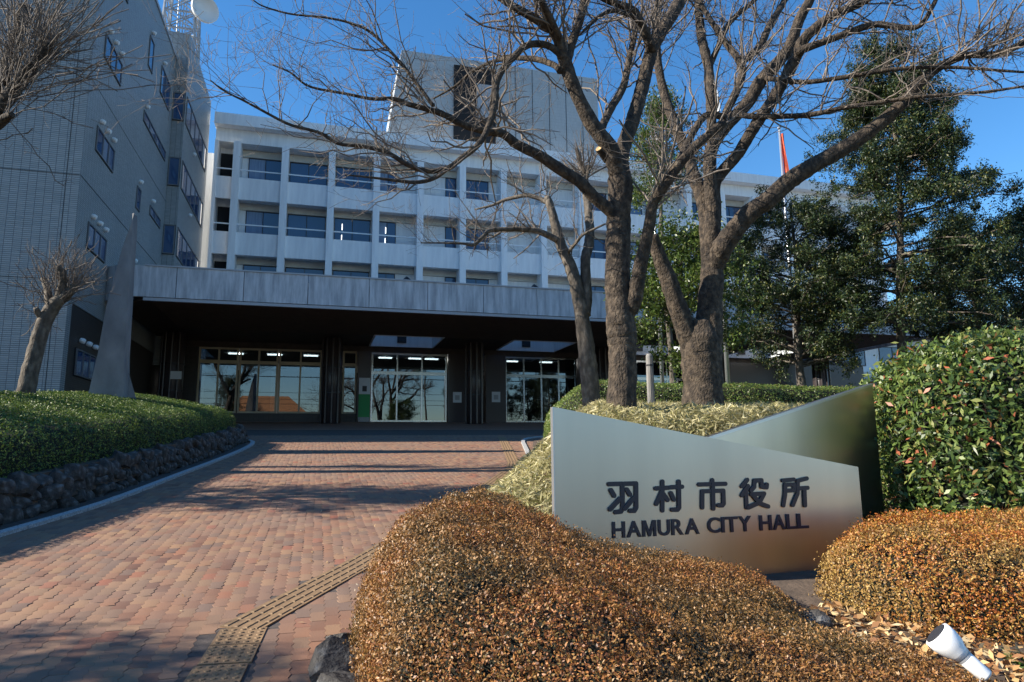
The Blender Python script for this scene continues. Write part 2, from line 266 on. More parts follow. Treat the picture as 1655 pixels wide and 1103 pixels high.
def foliage(v, f, n, l, w, out=.5, depth=.06, upb=.2):
    p, nr = sample(v, f, n); t = unit(np.cross(nr, rng.standard_normal((n, 3)))); a = unit(t + nr * rng.uniform(-.2, 1.6, n)[:, None] * out + np.array([0, 0, upb])); fn = unit(nr + .5 * rng.standard_normal((n, 3)))
    return leaves(p - nr * (rng.uniform(-.3, 1, n) - .45 * (rng.random(n) < .03))[:, None] * depth, a, fn, rng.uniform(l * .45, l * 1.45, n), rng.uniform(w * .55, w * 1.35, n))
def bush(name, poly, base, H, r, res, nleaf, l, w, mt, label, cat, lump=.06, ls=1., seed=0, out=.5, depth=.06, pw=2.0, group=None, fine=.02):
    v, f = mound(poly, base, H, r, res, lump, ls, seed, pw, fine); c = np.array([*np.mean(poly, 0), 0]); c[2] = float(base(np.array([c[0]]), np.array([c[1]]))[0])
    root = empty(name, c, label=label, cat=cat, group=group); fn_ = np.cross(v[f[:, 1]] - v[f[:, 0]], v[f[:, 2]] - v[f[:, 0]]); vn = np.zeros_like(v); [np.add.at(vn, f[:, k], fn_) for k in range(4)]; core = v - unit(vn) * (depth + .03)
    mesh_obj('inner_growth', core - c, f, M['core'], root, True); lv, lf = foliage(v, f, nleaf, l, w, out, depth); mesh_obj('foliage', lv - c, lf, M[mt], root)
    return root

# ------------------------------------------------------------------ ground, brick road, kerbs
gv = [(-500, -400), (500, -400), (500, -2), (-500, -2), (500, 38), (-500, 38), (500, 700), (-500, 700)]
gm = MB(); gm.add([uvz(u, v, K * min(max(v, -2), 38) - .02) for u, v in gv], [(0, 1, 2, 3), (3, 2, 4, 5), (5, 4, 6, 7)]); tag(gm.build('ground', M['asphalt']), kind='structure')
XE_Y, XE_X = [2, 3.5, 4.4, 5.5, 7, 9, 11, 14, 18, 21.5, 24.3, 26.3], [-1.3, -1.12, -1.08, -1.1, -.85, -.5, -.25, .1, .45, .5, .6, 1.6]
def xe(y): return np.interp(y, XE_Y, XE_X)
LEFT = [(-5.3, 2.0), (-5.4, 5), (-5.5, 7.55), (-5.65, 9.73), (-6.2, 12.9), (-6.65, 15.5), (-7.2, 18.3), (-7.75, 20.5), (-8.4, 21.9), (-9.4, 22.7), (-10.8, 23.0)]
LY = [p[1] for p in LEFT]; LXX = [p[0] for p in LEFT]
road = MB(); cols = np.linspace(-1, 30, 32)
road.add([uvz(u, v, K * v + .0135) for v in cols for u in (-9.5, 12)], [(2 * i, 2 * i + 1, 2 * i + 3, 2 * i + 2) for i in range(31)])
road_o = road.build('brick_road', M['mortar']); tag(road_o, kind='structure')
tm = MB(); tm.add([uvz(u, v, K * v + .012) for u, v in ((-30, 27.02), (40, 27.02), (40, 38), (-30, 38))], [(0, 1, 2, 3)]); tag(tm.build('brick_terrace', M['terrace']), kind='structure')
# interlocking pavers: wavy long sides, running bond along the slope
BL, BW, AM = .198, .099, .008
def paver_pts(gap=.0016):
    ts = np.linspace(0, 1, 5); s = np.array([1, -1, 1, -1, 1]) * AM; lf = [(gap / 2 + s[i], BL * t + (gap / 2 if i == 0 else -gap / 2 if i == 4 else 0)) for i, t in enumerate(ts)]
    rt = [(BW - gap / 2 + s[i], p[1]) for i, p in enumerate(lf)]; return rt + lf[::-1]
PP = np.array(paver_pts()); nP = len(PP)
u0, v0 = np.meshgrid(np.arange(-80, 118), np.arange(-2, 132), indexing='ij'); BU = u0.ravel() * BW; BV = (v0.ravel() + .5 * (u0.ravel() % 2)) * BL
CXY = EU[None, :2] * (BU + BW / 2)[:, None] + EV[None, :2] * (BV + BL / 2)[:, None]
lft = np.interp(CXY[:, 1], LY, LXX); ok = (CXY[:, 0] > lft - .12) & (CXY[:, 0] < xe(CXY[:, 1]) + .35) & (BV > 2.2) & (BV < 27.0)
ok |= (BV > 23.8) & (BV < 26.9) & (CXY[:, 0] > -9.5) & (CXY[:, 0] < 9)
BU, BV, CXY = BU[ok], BV[ok], CXY[ok]
# tactile strip path: keep pavers out of it
TACT = [(-1.83, 4.78), (-1.45, 6.48), (-.54, 11.2), (.0, 15.0), (.02, 16.2), (-.42, 26.0)]
def tpath(step):
    pts = np.array(TACT, float); seg = np.linalg.norm(np.diff(pts, axis=0), axis=1); L = np.concatenate([[0], np.cumsum(seg)]); s = np.arange(step / 2, L[-1], step)
    P = np.stack([np.interp(s, L, pts[:, 0]), np.interp(s, L, pts[:, 1])], 1); Q = np.stack([np.interp(s + .05, L, pts[:, 0]), np.interp(s + .05, L, pts[:, 1])], 1); return P, unit(Q - P)
TP, TD = tpath(.3); dm = np.min(np.linalg.norm(CXY[:, None] - TP[None], axis=2), axis=1); DOT = [(-1.68, 4.05), (-1.73, 4.36), (-1.79, 4.66)]
dm2 = np.min(np.linalg.norm(CXY[:, None] - np.array(DOT)[None], axis=2), axis=1); sel = (dm > .16) & (dm2 > .2); BU, BV, CXY = BU[sel], BV[sel], CXY[sel]
order = np.argsort(BV + .15 * np.abs(BU)); vis = CXY[:, 1] * .78 + .2 > np.abs(CXY[:, 0]); order = np.concatenate([order[vis[order]], order[~vis[order]]])
def paver_geo(): 
    top = np.c_[PP, np.full(nP, .03)]; inn = np.c_[PP * [.975, .99] + [BW * .0125, BL * .005], np.full(nP, .0302)]; bot = np.c_[PP, np.full(nP, -.03)]
    return np.vstack([bot, top, inn])
PG = paver_geo(); PF = [(i, (i + 1) % nP, nP + (i + 1) % nP, nP + i) for i in range(nP)] + [(nP + i, nP + (i + 1) % nP, 2 * nP + (i + 1) % nP, 2 * nP + i) for i in range(nP)]
pme = bpy.data.meshes.new('brick'); pv = PG.copy(); pv[:, 2] += 0
pme.from_pydata([tuple(EU * p[0] + EV * p[1] + np.array([0, 0, p[2] + K * p[1]])) for p in PG], [], PF + [tuple(range(2 * nP, 3 * nP))]); pme.materials.append(M['brick'])
near = order[:300]; rest = order[300:]
for k in near:
    b = link('brick', pme, road_o); b.location = tuple(uvz(BU[k], BV[k], K * BV[k] - .014 + random.uniform(-.002, .002)))
T_ = len(rest); base = PG[None] + np.stack([BU[rest], BV[rest], -.014 + rng.uniform(-.0025, .0025, T_)], 1)[:, None]; xyz = EU * base[..., :1] + EV * base[..., 1:2] + np.array([0, 0, 1.]) * (base[..., 2:3] + K * base[..., 1:2])
qf = np.array([f for f in PF])[None] + (np.arange(T_) * 3 * nP)[:, None, None]
tf = np.stack([np.array([(2 * nP + i, 2 * nP + i + 1, 2 * nP + nP - 2 - i, 2 * nP + nP - 1 - i) for i in range(nP // 2 - 1)])] * 1)[0][None] + (np.arange(T_) * 3 * nP)[:, None, None]
ro = mesh_obj('bricks', xyz.reshape(-1, 3), np.vstack([qf.reshape(-1, 4), tf.reshape(-1, 4)]), M['brick'], road_o); tag(ro, kind='stuff')
# tactile paving tiles
def tac_mesh(name, dots):
    m = MB(); m.box(-.148, .148, -.148, .148, -.02, .012)
    if dots:
        for i in range(5):
            for j in range(5): m.lathe([(.018, 0), (.013, .006)], (-.116 + .058 * i, -.116 + .058 * j, .012), n=8)
    else:
        for i in range(4):
            for j in range(2): x = -.108 + .072 * i; y = -.073 + .146 * j; m.loft([(x - .017, y - .066, .012), (x + .017, y - .066, .012), (x + .017, y + .066, .012), (x - .017, y + .066, .012)], [(x - .011, y - .06, .018), (x + .011, y - .06, .018), (x + .011, y + .06, .018), (x - .011, y + .06, .018)])
    o = m.build(name, M['tactile'], road_o); return o
slope_n = Vector(tuple(np.cross(EU, EV + np.array([0, 0, K])))).normalized()
def lay(o, x, y, d, lift=.012):
    yv = Vector((d[0], d[1], 0)); yv = (yv - slope_n * yv.dot(slope_n)).normalized(); xv = yv.cross(slope_n)
    o.matrix_world = Matrix(((xv.x, yv.x, slope_n.x, x), (xv.y, yv.y, slope_n.y, y), (xv.z, yv.z, slope_n.z, float(g(x, y)) + lift), (0, 0, 0, 1)))
t0 = tac_mesh('tactile_tile', False); d0 = tac_mesh('tactile_dot_tile', True)
for i, (p, d) in enumerate(zip(TP, TD)):
    o = t0 if i == 0 else link('tactile_tile', t0.data, road_o); lay(o, p[0], p[1], d)
for i, p in enumerate(DOT[:3]):
    o = d0 if i == 0 else link('tactile_dot_tile', d0.data, road_o); lay(o, p[0] + .02, p[1] - .02, (-.2, 1))
# kerbs of granite setts
def along(path, step):
    pts = np.array(path, float); seg = np.linalg.norm(np.diff(pts, axis=0), axis=1); L = np.concatenate([[0], np.cumsum(seg)]); s = np.arange(step / 2, L[-1], step); P = np.stack([np.interp(s, L, pts[:, k]) for k in (0, 1)], 1); Q = np.stack([np.interp(s + .05, L, pts[:, k]) for k in (0, 1)], 1); return P, unit(Q - P)
km = MB(); km.loft([(-.07, -.29, -.1), (.07, -.29, -.1), (.07, .29, -.1), (-.07, .29, -.1)], [(-.06, -.285, .055), (.06, -.285, .055), (.06, .285, .055), (-.06, .285, .055)])
kme = km.build('kerb_stone', M['granite']).data; bpy.data.objects.remove(bpy.data.objects['kerb_stone'])
def smooth_path(p, n=60): return catmull(np.c_[np.array(p), np.zeros(len(p))], n)[:, :2]
kerb_l = tag(empty('kerb', (-5.5, 7.5, float(g(-5.5, 7.5)))), kind='structure'); kerb_r = tag(empty('kerb', (.4, 20, float(g(.4, 20)))), kind='structure')
RK = [(.42, 17.0), (.40, 19), (.36, 21.5), (.35, 23.5), (.55, 25), (1.1, 26.1), (2.2, 26.7), (4, 26.9), (7, 27.0), (12, 27.0)]
for rt, path in ((kerb_l, LEFT), (kerb_r, RK)):
    P, D = along(smooth_path(path), .59)
    for p, d in zip(P, D):
        o = link('kerb_stone', kme, None); lay(o, p[0], p[1], d, .0); mw = o.matrix_world.copy(); o.parent = rt; o.matrix_basis = Matrix.Translation(-Vector(rt.location)) @ mw

# ------------------------------------------------------------------ planted beds (terrain)
def Bh(x, y): return 1.05 * ss(6.9, 9.6, y) * ss(0, 1.7, x - xe(y)) * (1 - .75 * ss(17, 24, y))
def gr(x, y): return g(x, y) + .03 + Bh(x, y)
def bed(name, xs0, xs1, ys, fz, n=50):
    Y = np.linspace(ys[0], ys[1], 90); T = np.linspace(0, 1, n) ** 1.5; X = xs0(Y)[:, None] + (xs1(Y) - xs0(Y))[:, None] * T[None]; YY = np.broadcast_to(Y[:, None], X.shape); Z = fz(X, YY); n0, m0 = X.shape; idx = np.arange(n0 * m0).reshape(n0, m0)
    f = np.stack([idx[:-1, :-1].ravel(), idx[:-1, 1:].ravel(), idx[1:, 1:].ravel(), idx[1:, :-1].ravel()], -1); tag(mesh_obj(name, np.stack([X, YY, Z], -1).reshape(-1, 3), f, M['soil'], None, True), kind='structure')
bed('planting_bed', lambda y: xe(y) + .12, lambda y: np.full_like(y, 18.), (2.6, 26), gr)
def xl(y): return np.interp(y, LY, LXX)
def gl(x, y): d = xl(y) - .42 - x; return g(x, y) + .46 * ss(-.15, .15, d) + .42 * ss(0, 3.5, d)
bed('planting_bed', lambda y: xl(y) - .38, lambda y: np.full_like(y, -26.), (1.5, 21.6), gl)
# rubble retaining wall: every stone an object
wall = empty('stone_wall', (-6.6, 12.9, float(g(-6.6, 12.9))), label='low rubble stone retaining wall under the clipped hedge beside the brick road', cat='wall')
rocks = []
for k in range(8):
    import bmesh
    bm = bmesh.new(); bmesh.ops.create_icosphere(bm, subdivisions=2, radius=.5)
    rr = np.random.default_rng(50 + k); sc = rr.uniform(.85, 1.15, 3)
    for v in bm.verts:
        c = np.array(v.co); c = np.sign(c) * np.abs(c) ** .6 * .6; c *= sc * (1 + rr.normal(0, .085)); v.co = c
    me = bpy.data.meshes.new('stone'); bm.to_mesh(me); bm.free(); me.materials.append(M['rubble']); rocks.append(me)
WP, WD = along(smooth_path([(x - .42 if i < 8 else x, y if i < 8 else y - .35) for i, (x, y) in enumerate(LEFT)], 80), .04)
s = 0.0; Wl = len(WP) * .04
for row in range(3):
    s = random.uniform(0, .15); hrow = .2
    while s < Wl - .2:
        ln = random.uniform(.18, .5); k = min(int((s + ln / 2) / .04), len(WP) - 1); p, d = WP[k], WD[k]; o = link('stone', random.choice(rocks), wall)
        o.location = (p[0] - wall.location.x - random.uniform(0, .05) + .02 * row * -1, p[1] - wall.location.y, float(g(p[0], p[1])) + .07 + row * .165 + random.uniform(-.06, .06) - wall.location.z)
        o.scale = (ln * 1.15, .28, random.uniform(.17, .42)); o.rotation_euler = (random.uniform(-.35, .35), random.uniform(-.4, .4), math.atan2(d[1], d[0]) + random.uniform(-.08, .08)); s += ln
wb = MB(); wpts = WP[::12]; off = np.array([-.17, 0]); ring = [(*p, float(g(*p))) for p in wpts]
wb.rings([[np.array([p[0] - .1, p[1], z - .1]), np.array([p[0] - .1, p[1], z + .5]), np.array([p[0] - .3, p[1] - .05, z + .5]), np.array([p[0] - .3, p[1] - .05, z - .1])] for p, z in [((r[0], r[1]), r[2]) for r in ring]])
wbo = wb.build('backing', M['soil'], wall); wbo.matrix_parent_inverse = Matrix.Translation(-Vector(wall.location))

# ------------------------------------------------------------------ white main building (local u, v, z)
VF, BAY, U0, NB = 46.0, 3.03, -5.72, 17
def bld(name, o, **kw): return empty(name, uvz(*o), YAW, **kw)
o = (-7.1, VF, 3.2); main = bld('city_hall', o, label='long white office block with balconies and a tall roof block behind the trees', cat='building')
UR = U0 + BAY * NB
MB(o).box(-7.1, UR, VF + 1.0, VF + 14, 3.2, 23.2).build('wall', M['white'], main)
MB(o).box(-7.15, UR + .05, VF - .75, VF + 14, 22.88, 23.66).build('roof_slab', M['white'], main); MB(o).box(-7.1, UR, VF - .1, VF + 1.1, 21.95, 22.878).build('roof_beam', M['white'], main)
FL = [18.02, 14.28, 10.54, 6.8]
def copy_child(src, parent, dx): c = src.copy(); COL.objects.link(c); c.parent = parent; c.location = tuple(np.array(src.location) + np.array(dx)); return c
colm = MB(); colm.box(-.22, .22, -.42, 1.0, 0, 18.75); c0 = colm.build('column', M['white'], main); c0.location = (U0 - o[0], 0, 0)
for i in range(1, NB + 1): copy_child(c0, main, (BAY * i, 0, 0))
MB(o).box(-7.1, -6.9, VF - .3, VF + 1.0, 3.2, 21.95).build('column', M['white'], main)
sp0 = MB().box(.22, BAY - .22, -.18, 0, 0, 1.5).build('spandrel', M['white'], main); sl0 = MB().box(.22, BAY - .22, .001, 1.0, .15, .38).build('balcony_floor', M['white'], main); ra0 = MB().box(.22, BAY - .22, -.12, -.05, 2.02, 2.10).build('rail', M['white_rail'], main)
def rep(src, pos):
    for i, p in enumerate(pos):
        c = src if i == 0 else src.copy()
        if i: COL.objects.link(c); c.parent = main
        c.location = p
bays = [(U0 + BAY * i - o[0], 0, z - 3.2) for i in range(NB) for z in FL]
for sobj in (sp0, sl0, ra0): rep(sobj, bays)
MB(o).box(-6.9, U0 - .22, VF - .18, VF, 18.02, 19.52).build('spandrel', M['white'], main)
for z in FL[1:3]: MB(o).box(-6.9, U0 - .22, VF - .18, VF, z, z + 1.5).build('spandrel', M['white'], main)
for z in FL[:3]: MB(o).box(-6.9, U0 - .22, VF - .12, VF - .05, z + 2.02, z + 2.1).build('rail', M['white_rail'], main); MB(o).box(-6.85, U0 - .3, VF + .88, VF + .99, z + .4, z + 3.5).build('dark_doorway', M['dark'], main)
MB(o).box(-15, -7.15, VF + 1.2, VF + 9, 3.2, 21.6).build('link_wall', M['white'], main)
# recessed windows: frame part with pane sub-parts; curtains behind the glass tint
def window(parent, o, u, v, z, w, h, npane, fm='darkframe', gm='winglass', axis='u', t=.05, curtains=()):
    m = MB(); P = lambda a0, a1, b0, b1, z0, z1: (m.box(a0, a1, b0, b1, z0, z1) if axis == 'u' else m.box(-b1, -b0, a0, a1, z0, z1))
    P(0, w, -.07, 0, h - t, h); P(0, w, -.07, 0, 0, t)
    for i in range(npane + 1): x = i * (w - t) / npane; P(x, x + t, -.065, -.001, t, h - t)
    f = m.build('window', M[fm], parent); f.location = (u - o[0], v - o[1], z - o[2])
    for i in range(npane):
        x0 = i * (w - t) / npane + t; x1 = (i + 1) * (w - t) / npane; m = MB(); P(x0, x1, -.035, -.02, t, h - t); m.build('pane', M['curtain' if i in curtains else gm], f)
    return f
pat = {0: (.62, 2.18, 2, (0,)), 1: (.25, 2.5, 2, ()), 2: (.3, 2.45, 2, ()), 3: (.25, 1.25, 2, (0,)), 4: (2.0, .8, 1, ()), 5: (.3, 1.9, 2, ()), 8: (.3, 2.3, 2, ()), 9: (.3, 2.3, 2, (1,)), 11: (.3, 2.3, 2, ()), 12: (.3, 2.3, 2, ()), 13: (.3, 2.3, 2, (0,)), 15: (.3, 2.3, 2, ())}
for i in range(NB):
    for kf, z in enumerate(FL[:3]):
        MB(o).box(U0 + BAY * i + .22, U0 + BAY * (i + 1) - .22, VF + .85, VF + .998, z + 3.4, z + 3.885).build('lintel', M['beige'], main)
        if i in pat: du, w, n, cu = pat[i]; window(main, o, U0 + BAY * i + du, VF + .999, z + .6, w, 2.79, n, curtains=cu if kf < 2 else ())
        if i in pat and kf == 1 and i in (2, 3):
            for q in range(2): MB(o).box(U0 + BAY * i + du + .5 + .02 * q, U0 + BAY * i + du + .535 + .02 * q, VF + .945, VF + .96, z + 1.75 + .8 * q, z + 2.2 + .8 * q).build('lamp_reflection_strip', M['dimlight'], main)  # glowing strips outside the pane imitate an indoor lamp's reflection in the glass
# roof block with battered sunlit end and a dark recess
rb = MB(o); zt, zb = 30.85, 23.3
rb.loft([uv for uv in ((4.0, VF + .6, zb), (20.5, VF + .6, zb), (20.5, VF + 7, zb), (4.0, VF + 7, zb))], [(5.0, VF + .6, zt), (20.5, VF + .6, zt), (20.5, VF + 7, zt), (5.0, VF + 7, zt)]); rb.build('roof_block', M['tile_wall'], main)
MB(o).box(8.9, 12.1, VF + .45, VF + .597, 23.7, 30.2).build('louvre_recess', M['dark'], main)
MB(o).box(10.6, 12.0, VF + .40, VF + .448, 26.2, 28.9).build('inner_panel', M['trim'], main)
for k in range(1, 6): MB(o).box(12.3 + 1.37 * k, 12.34 + 1.37 * k, VF + .58, VF + .598, 23.7, 30.8).build('joint', M['joint'], main)

# ------------------------------------------------------------------ canopy over the entrance
CF, ZB, ZT = 28.4, 7.45, 8.78; oc = (-8, CF, ZB - 4.6)
cano = bld('entrance_canopy', oc, label='wide flat entrance canopy with pale stained fascia panels on dark columns', cat='canopy')
HU = [(2.6 + 7.3 * i, 6.2 + 7.3 * i) for i in range(4)]; HV = (34.5, 38.2); UE = 31.4
def slab(name, z0, z1, mt):
    m = MB(oc); m.box(-6.6, UE - .3, CF + .2, HV[0], z0, z1); m.box(-7.9, UE - .3, HV[1], 40.5, z0, z1); us = [-7.9] + [x for h in HU for x in h] + [UE - .3]
    for i in range(0, len(us), 2): m.box(us[i], us[i + 1], HV[0] + .001, HV[1] - .001, z0, z1)
    m.prism([(-7.9, CF + 1.5), (-6.6, CF + .2), (-6.6, HV[0]), (-7.9, HV[0])], z0, z1); return m.build(name, M[mt], cano)
slab('soffit', ZB + .03, ZB + .12, 'soffit'); slab('roof_deck', 8.3, 8.5, 'trim')
for k in range(26): v = CF + .45 + k * .23; MB(oc).box(-6.4, UE - .5, v, v + .1, ZB - .005, ZB + .028).build('soffit_slat', M['soffit'], cano)
js = [-7.0] + [-5.47 + 2.455 * i for i in range(15)] + [UE - .35]; 
for a, b in zip(js[:-1], js[1:]):
    MB(oc).box(a + .012, b - .012, CF, CF + .18, ZB + .12, ZT).build('fascia_panel', M['panel'], cano)
MB(oc).box(-6.6, UE - .3, CF + .03, CF + .17, ZB - .02, ZB + .1).build('drip_edge', M['trim'], cano); MB(oc).box(-6.6, UE - .3, CF - .04, CF + .2, ZT + .002, ZT + .06).build('coping', M['trim'], cano)
def arc(cu, cv, r, a0, a1, n=9): return [(cu + r * math.cos(R(a0 + (a1 - a0) * i / (n - 1))), cv + r * math.sin(R(a0 + (a1 - a0) * i / (n - 1)))) for i in range(n)]
aL = arc(-7.0, CF + 1.3, 1.3, 270, 180); aLi = arc(-7.0, CF + 1.3, 1.12, 270, 180); m = MB(oc)
for i in range(8): m.prism([aL[i], aLi[i], aLi[i + 1], aL[i + 1]], ZB - .02, ZT)
m.build('corner_fascia', M['panel'], cano)
aR = arc(UE - .35, CF + .8, .8, 270, 360); aRi = arc(UE - .35, CF + .8, .62, 270, 360); m = MB(oc)
for i in range(8): m.prism([aR[i], aR[i + 1], aRi[i + 1], aRi[i]], ZB - .02, ZT)
m.build('corner_fascia', M['panel'], cano); MB(oc).box(UE + .27, UE + .45, CF + .8, 40.5, ZB - .02, ZT).build('side_fascia', M['panel'], cano)
for (a, b) in HU:      # skylight wells with pyramid glass
    sk = MB(oc).box(a, a + .08, HV[0], HV[1], ZB - .03, 8.75).box(b - .08, b, HV[0], HV[1], ZB - .03, 8.75).box(a + .08, b - .08, HV[0], HV[0] + .08, ZB - .03, 8.75).box(a + .08, b - .08, HV[1] - .08, HV[1], ZB - .03, 8.75).build('skylight', M['white'], cano)
    cu, cv = (a + b) / 2, (HV[0] + HV[1]) / 2; m = MB(oc); q = [(a - .1, HV[0] - .1, 8.76), (b + .1, HV[0] - .1, 8.76), (b + .1, HV[1] + .1, 8.76), (a - .1, HV[1] + .1, 8.76)]; m.add(q + [(cu, cv, 11.0)], [(0, 1, 4), (1, 2, 4), (2, 3, 4), (3, 0, 4)]); m.build('pyramid_glass', M['skyglass'], cano)
    m = MB(oc)
    for p in q: m.bar(p, (cu, cv, 11.0), .06)
    m.build('pyramid_frame', M['darkframe'], cano); MB(oc).box(cu - .25, cu + .25, HV[1] - .16, HV[1] - .082, 7.65, 8.05).box(cu - .16, cu + .16, HV[1] - .2, HV[1] - .161, 7.72, 7.98).build('square_lamp', M['darkframe'], sk)
for i in range(6):
    cu = -6.9 + 7.55 * i; m = MB(oc); m.lathe([(.5, 0), (.5, 4.6)], (cu, 36.4, 3.05), n=20); co = m.build('column', M['pillar'], cano, True); m = MB(oc)
    for a in (200, 235, 270, 305): m.bar((cu + .54 * math.cos(R(a)), 36.4 + .54 * math.sin(R(a)), 3.08), (cu + .54 * math.cos(R(a)), 36.4 + .54 * math.sin(R(a)), ZB), .05, 8)
    m.build('column_pipes', M['pillar'], co)
    for z in (4.6, 5.9): MB(oc).lathe([(.53, 0), (.53, .06)], (cu, 36.4, z), n=20).build('column_band', M['darkframe'], co)

# ground floor storefront under the canopy
VS = 38.6; og = (-6.1, VS, 3.22)
shop = bld('glazed_storefront', og, label='dark glazed ground-floor entrance front with beige window frames under the canopy', cat='storefront')
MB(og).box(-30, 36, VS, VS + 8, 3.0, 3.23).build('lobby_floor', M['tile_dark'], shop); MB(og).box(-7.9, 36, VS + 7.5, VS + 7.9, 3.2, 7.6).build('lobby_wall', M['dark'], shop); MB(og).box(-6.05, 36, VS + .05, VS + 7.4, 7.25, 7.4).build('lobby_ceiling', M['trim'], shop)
def sash(u0, u1, n, zb=3.7, zt=7.15, tr=6.3, fm='frame', mull=.09):
    f = MB(og).box(u0, u1, VS - .06, VS + .06, zb, zb + .09).build('window', M[fm], shop); MB(og).box(u0, u1, VS - .06, VS + .06, zt - .1, zt).build('head_rail', M[fm], f)
    for i in range(n + 1): x = u0 + (u1 - u0 - mull) * i / n; MB(og).box(x, x + mull, VS - .055, VS + .055, zb + .09, zt - .1).build('mullion', M[fm], f)
    for i in range(n):
        a = u0 + mull + (u1 - u0 - mull) * i / n; b = u0 + (u1 - u0 - mull) * (i + 1) / n
        MB(og).box(a, b, VS - .05, VS + .05, tr, tr + .18).build('transom', M[fm], f); MB(og).box(a, b, VS - .008, VS + .008, zb + .09, tr).build('pane', M['glass'], f); MB(og).box(a, b, VS - .008, VS + .008, tr + .18, zt - .1).build('pane', M['glass'], f)
for a, b in ((-6.1, -4.15), (-4.1, -2.15), (-2.1, .12)): sash(a, b, 2)
sash(1.25, 2.0, 1)
MB(og).box(-6.1, .12, VS - .1, VS + .1, 3.2, 3.69).build('sill_wall', M['tile_dark'], shop); MB(og).box(1.2, 2.02, VS - .1, VS + .1, 3.2, 3.69).build('sill_wall', M['tile_dark'], shop)
MB(og).box(-7.9, 36, VS - .15, VS + .2, 7.16, 7.47).build('header', M['soffit'], shop); MB(og).box(-7.9, -6.12, VS - .1, VS + .1, 3.2, 7.15).build('wall', M['tile_dark'], shop)
for a, b in ((2.05, 2.75), (7.1, 8.5), (9.3, 10.5), (15.1, 17.2), (22.5, 36)): MB(og).box(a, b, VS - .3, VS + .15, 3.2, 7.15).build('wall', M['pillar'], shop)
for a, b, n in ((2.8, 7.05, 3), (10.55, 15.0, 4), (17.3, 22.4, 4)): sash(a, b, n, 3.26, 7.12, 5.9, 'steel', .08)
for u in (-5, -2.9, -.9, 3.4, 5.2, 6.2, 11.3, 13.6):
    for dv in (2.6,): MB(og).box(u, u + .8, VS + dv, VS + dv + .18, 7.18, 7.245).build('ceiling_lamp', M['light'], shop)
pb = bld('poster_stand', (2.42, VS - .45, 3.24), label='slim green and white poster panel standing beside the left entrance door', cat='poster'); MB().box(-.3, .3, -.06, .06, 0, .25).build('base', M['granite'], pb); MB().box(-.3, .3, -.05, .05, .251, 1.5).build('lower_panel', M['green'], pb); MB().box(-.3, .3, -.05, .05, 1.501, 2.4).build('upper_panel', M['paper'], pb); MB().box(-.12, .12, -.058, -.051, 1.65, 1.95).build('pictogram', M['darkframe'], pb)
for (u, z, w, h, mt, lb) in ((7.62, 4.35, .5, .6, 'paper', 'small white notice fixed to the dark wall between the entrances'), (9.9, 4.4, .5, .6, 'paper', 'small white notice on the wall left of the right entrance')):
    n_ = bld('notice', (u, VS - .31, z), label=lb, cat='notice'); MB().box(-w / 2, w / 2, -.02, .005, 0, h).build('sheet', M[mt], n_); MB().box(-.13, .13, -.024, -.0205, .15, .42).build('pictogram', M['trim'], n_)
n_ = bld('notice', (-6.62, 35.82, 5.15), label='small white sign on the leftmost canopy column', cat='notice'); MB().box(-.25, .25, -.03, 0, 0, .38).build('sheet', M['paper'], n_)

# ------------------------------------------------------------------ tall tiled building on the left
ol = (-8, 25.0, 2.0); lb = bld('tiled_building', ol, label='tall pale tiled office building at the left edge with small windows', cat='building')
MB(ol).box(-40, -8, 25, 45.2, 6.6, 22.57).build('wall', M['tile'], lb); MB(ol).box(-40, -8, 25.0, 25.4, 1.5, 6.599).build('wall', M['tile'], lb); MB(ol).box(-39.9, -8.03, 25.401, 45, 1.5, 6.599).build('base_wall', M['tile_dark'], lb)
MB(ol).box(-8.6, -7.4, 37.5, 45.2, 6.0, 24.2).build('stair_bay', M['tile'], lb); MB(ol).box(-40.05, -7.95, 24.95, 45, 22.572, 22.75).build('parapet', M['trim'], lb)
for z in (14.57, 10.94): MB(ol).box(-8, -7.992, 25, 37.49, z - .012, z + .012).build('joint', M['joint'], lb)
for z in (18.2, 14.57, 10.94, 7.3): MB(ol).box(-40, -8.02, 24.992, 25, z - .012, z + .012).build('joint', M['joint'], lb)
for u in range(-39, -8, 3): MB(ol).box(u + .58, u + .60, 24.991, 25, 2, 22.5).build('joint', M['joint'], lb)
def vent(v, z): MB(ol).lathe([(.085, 0), (.1, .08), (.08, .16), (.02, .18)], (-8, v, z), (1, 0, -.35), 10).build('vent_hood', M['dish'], lb)
def side_win(v0, v1, z0, z1, n, vents=0, u=-8.0):
    MB(ol).box(u - .02, u + .004, v0, v1, z0, z1).build('reveal', M['dark'], lb); f = window(lb, ol, u - .02, v0 + .03, z0 + .03, v1 - v0 - .06, z1 - z0 - .06, n, 'frame_dark', axis='v', t=.05)
    for k in range(vents): vent(v0 + .35 + .75 * k, z1 + .3)
for z in (13.32, 9.71, 16.95, 5.22, 20.55): side_win(26.15, 28.37, z - .97, z, 3, 3)
side_win(32.0, 32.85, 19.05, 20.6, 1, 1); side_win(34.5, 36.55, 19.1, 20.55, 2, 1); side_win(32, 36.6, 16.36, 16.93, 4, 1); side_win(31.9, 32.62, 12.25, 13.3, 1, 1); side_win(34.35, 36.62, 12.78, 13.3, 2, 1); side_win(32, 36.6, 9.1, 9.7, 3, 1)
for z in (20.7, 17.05, 13.35, 9.75):
    side_win(37.75, 44.5, z - 1.6, z, 5, 0, -7.4); MB(ol).box(-8.0, -7.42, 37.47, 37.5, z - 1.6, z).build('reveal', M['dark'], lb); window(lb, ol, -7.98, 37.47, z - 1.58, .54, 1.55, 1, 'frame_dark')
    MB(ol).lathe([(.085, 0), (.1, .08), (.08, .16), (.02, .18)], (-7.4, 40.5, z - 2.1), (1, 0, -.35), 10).build('vent_hood', M['dish'], lb)
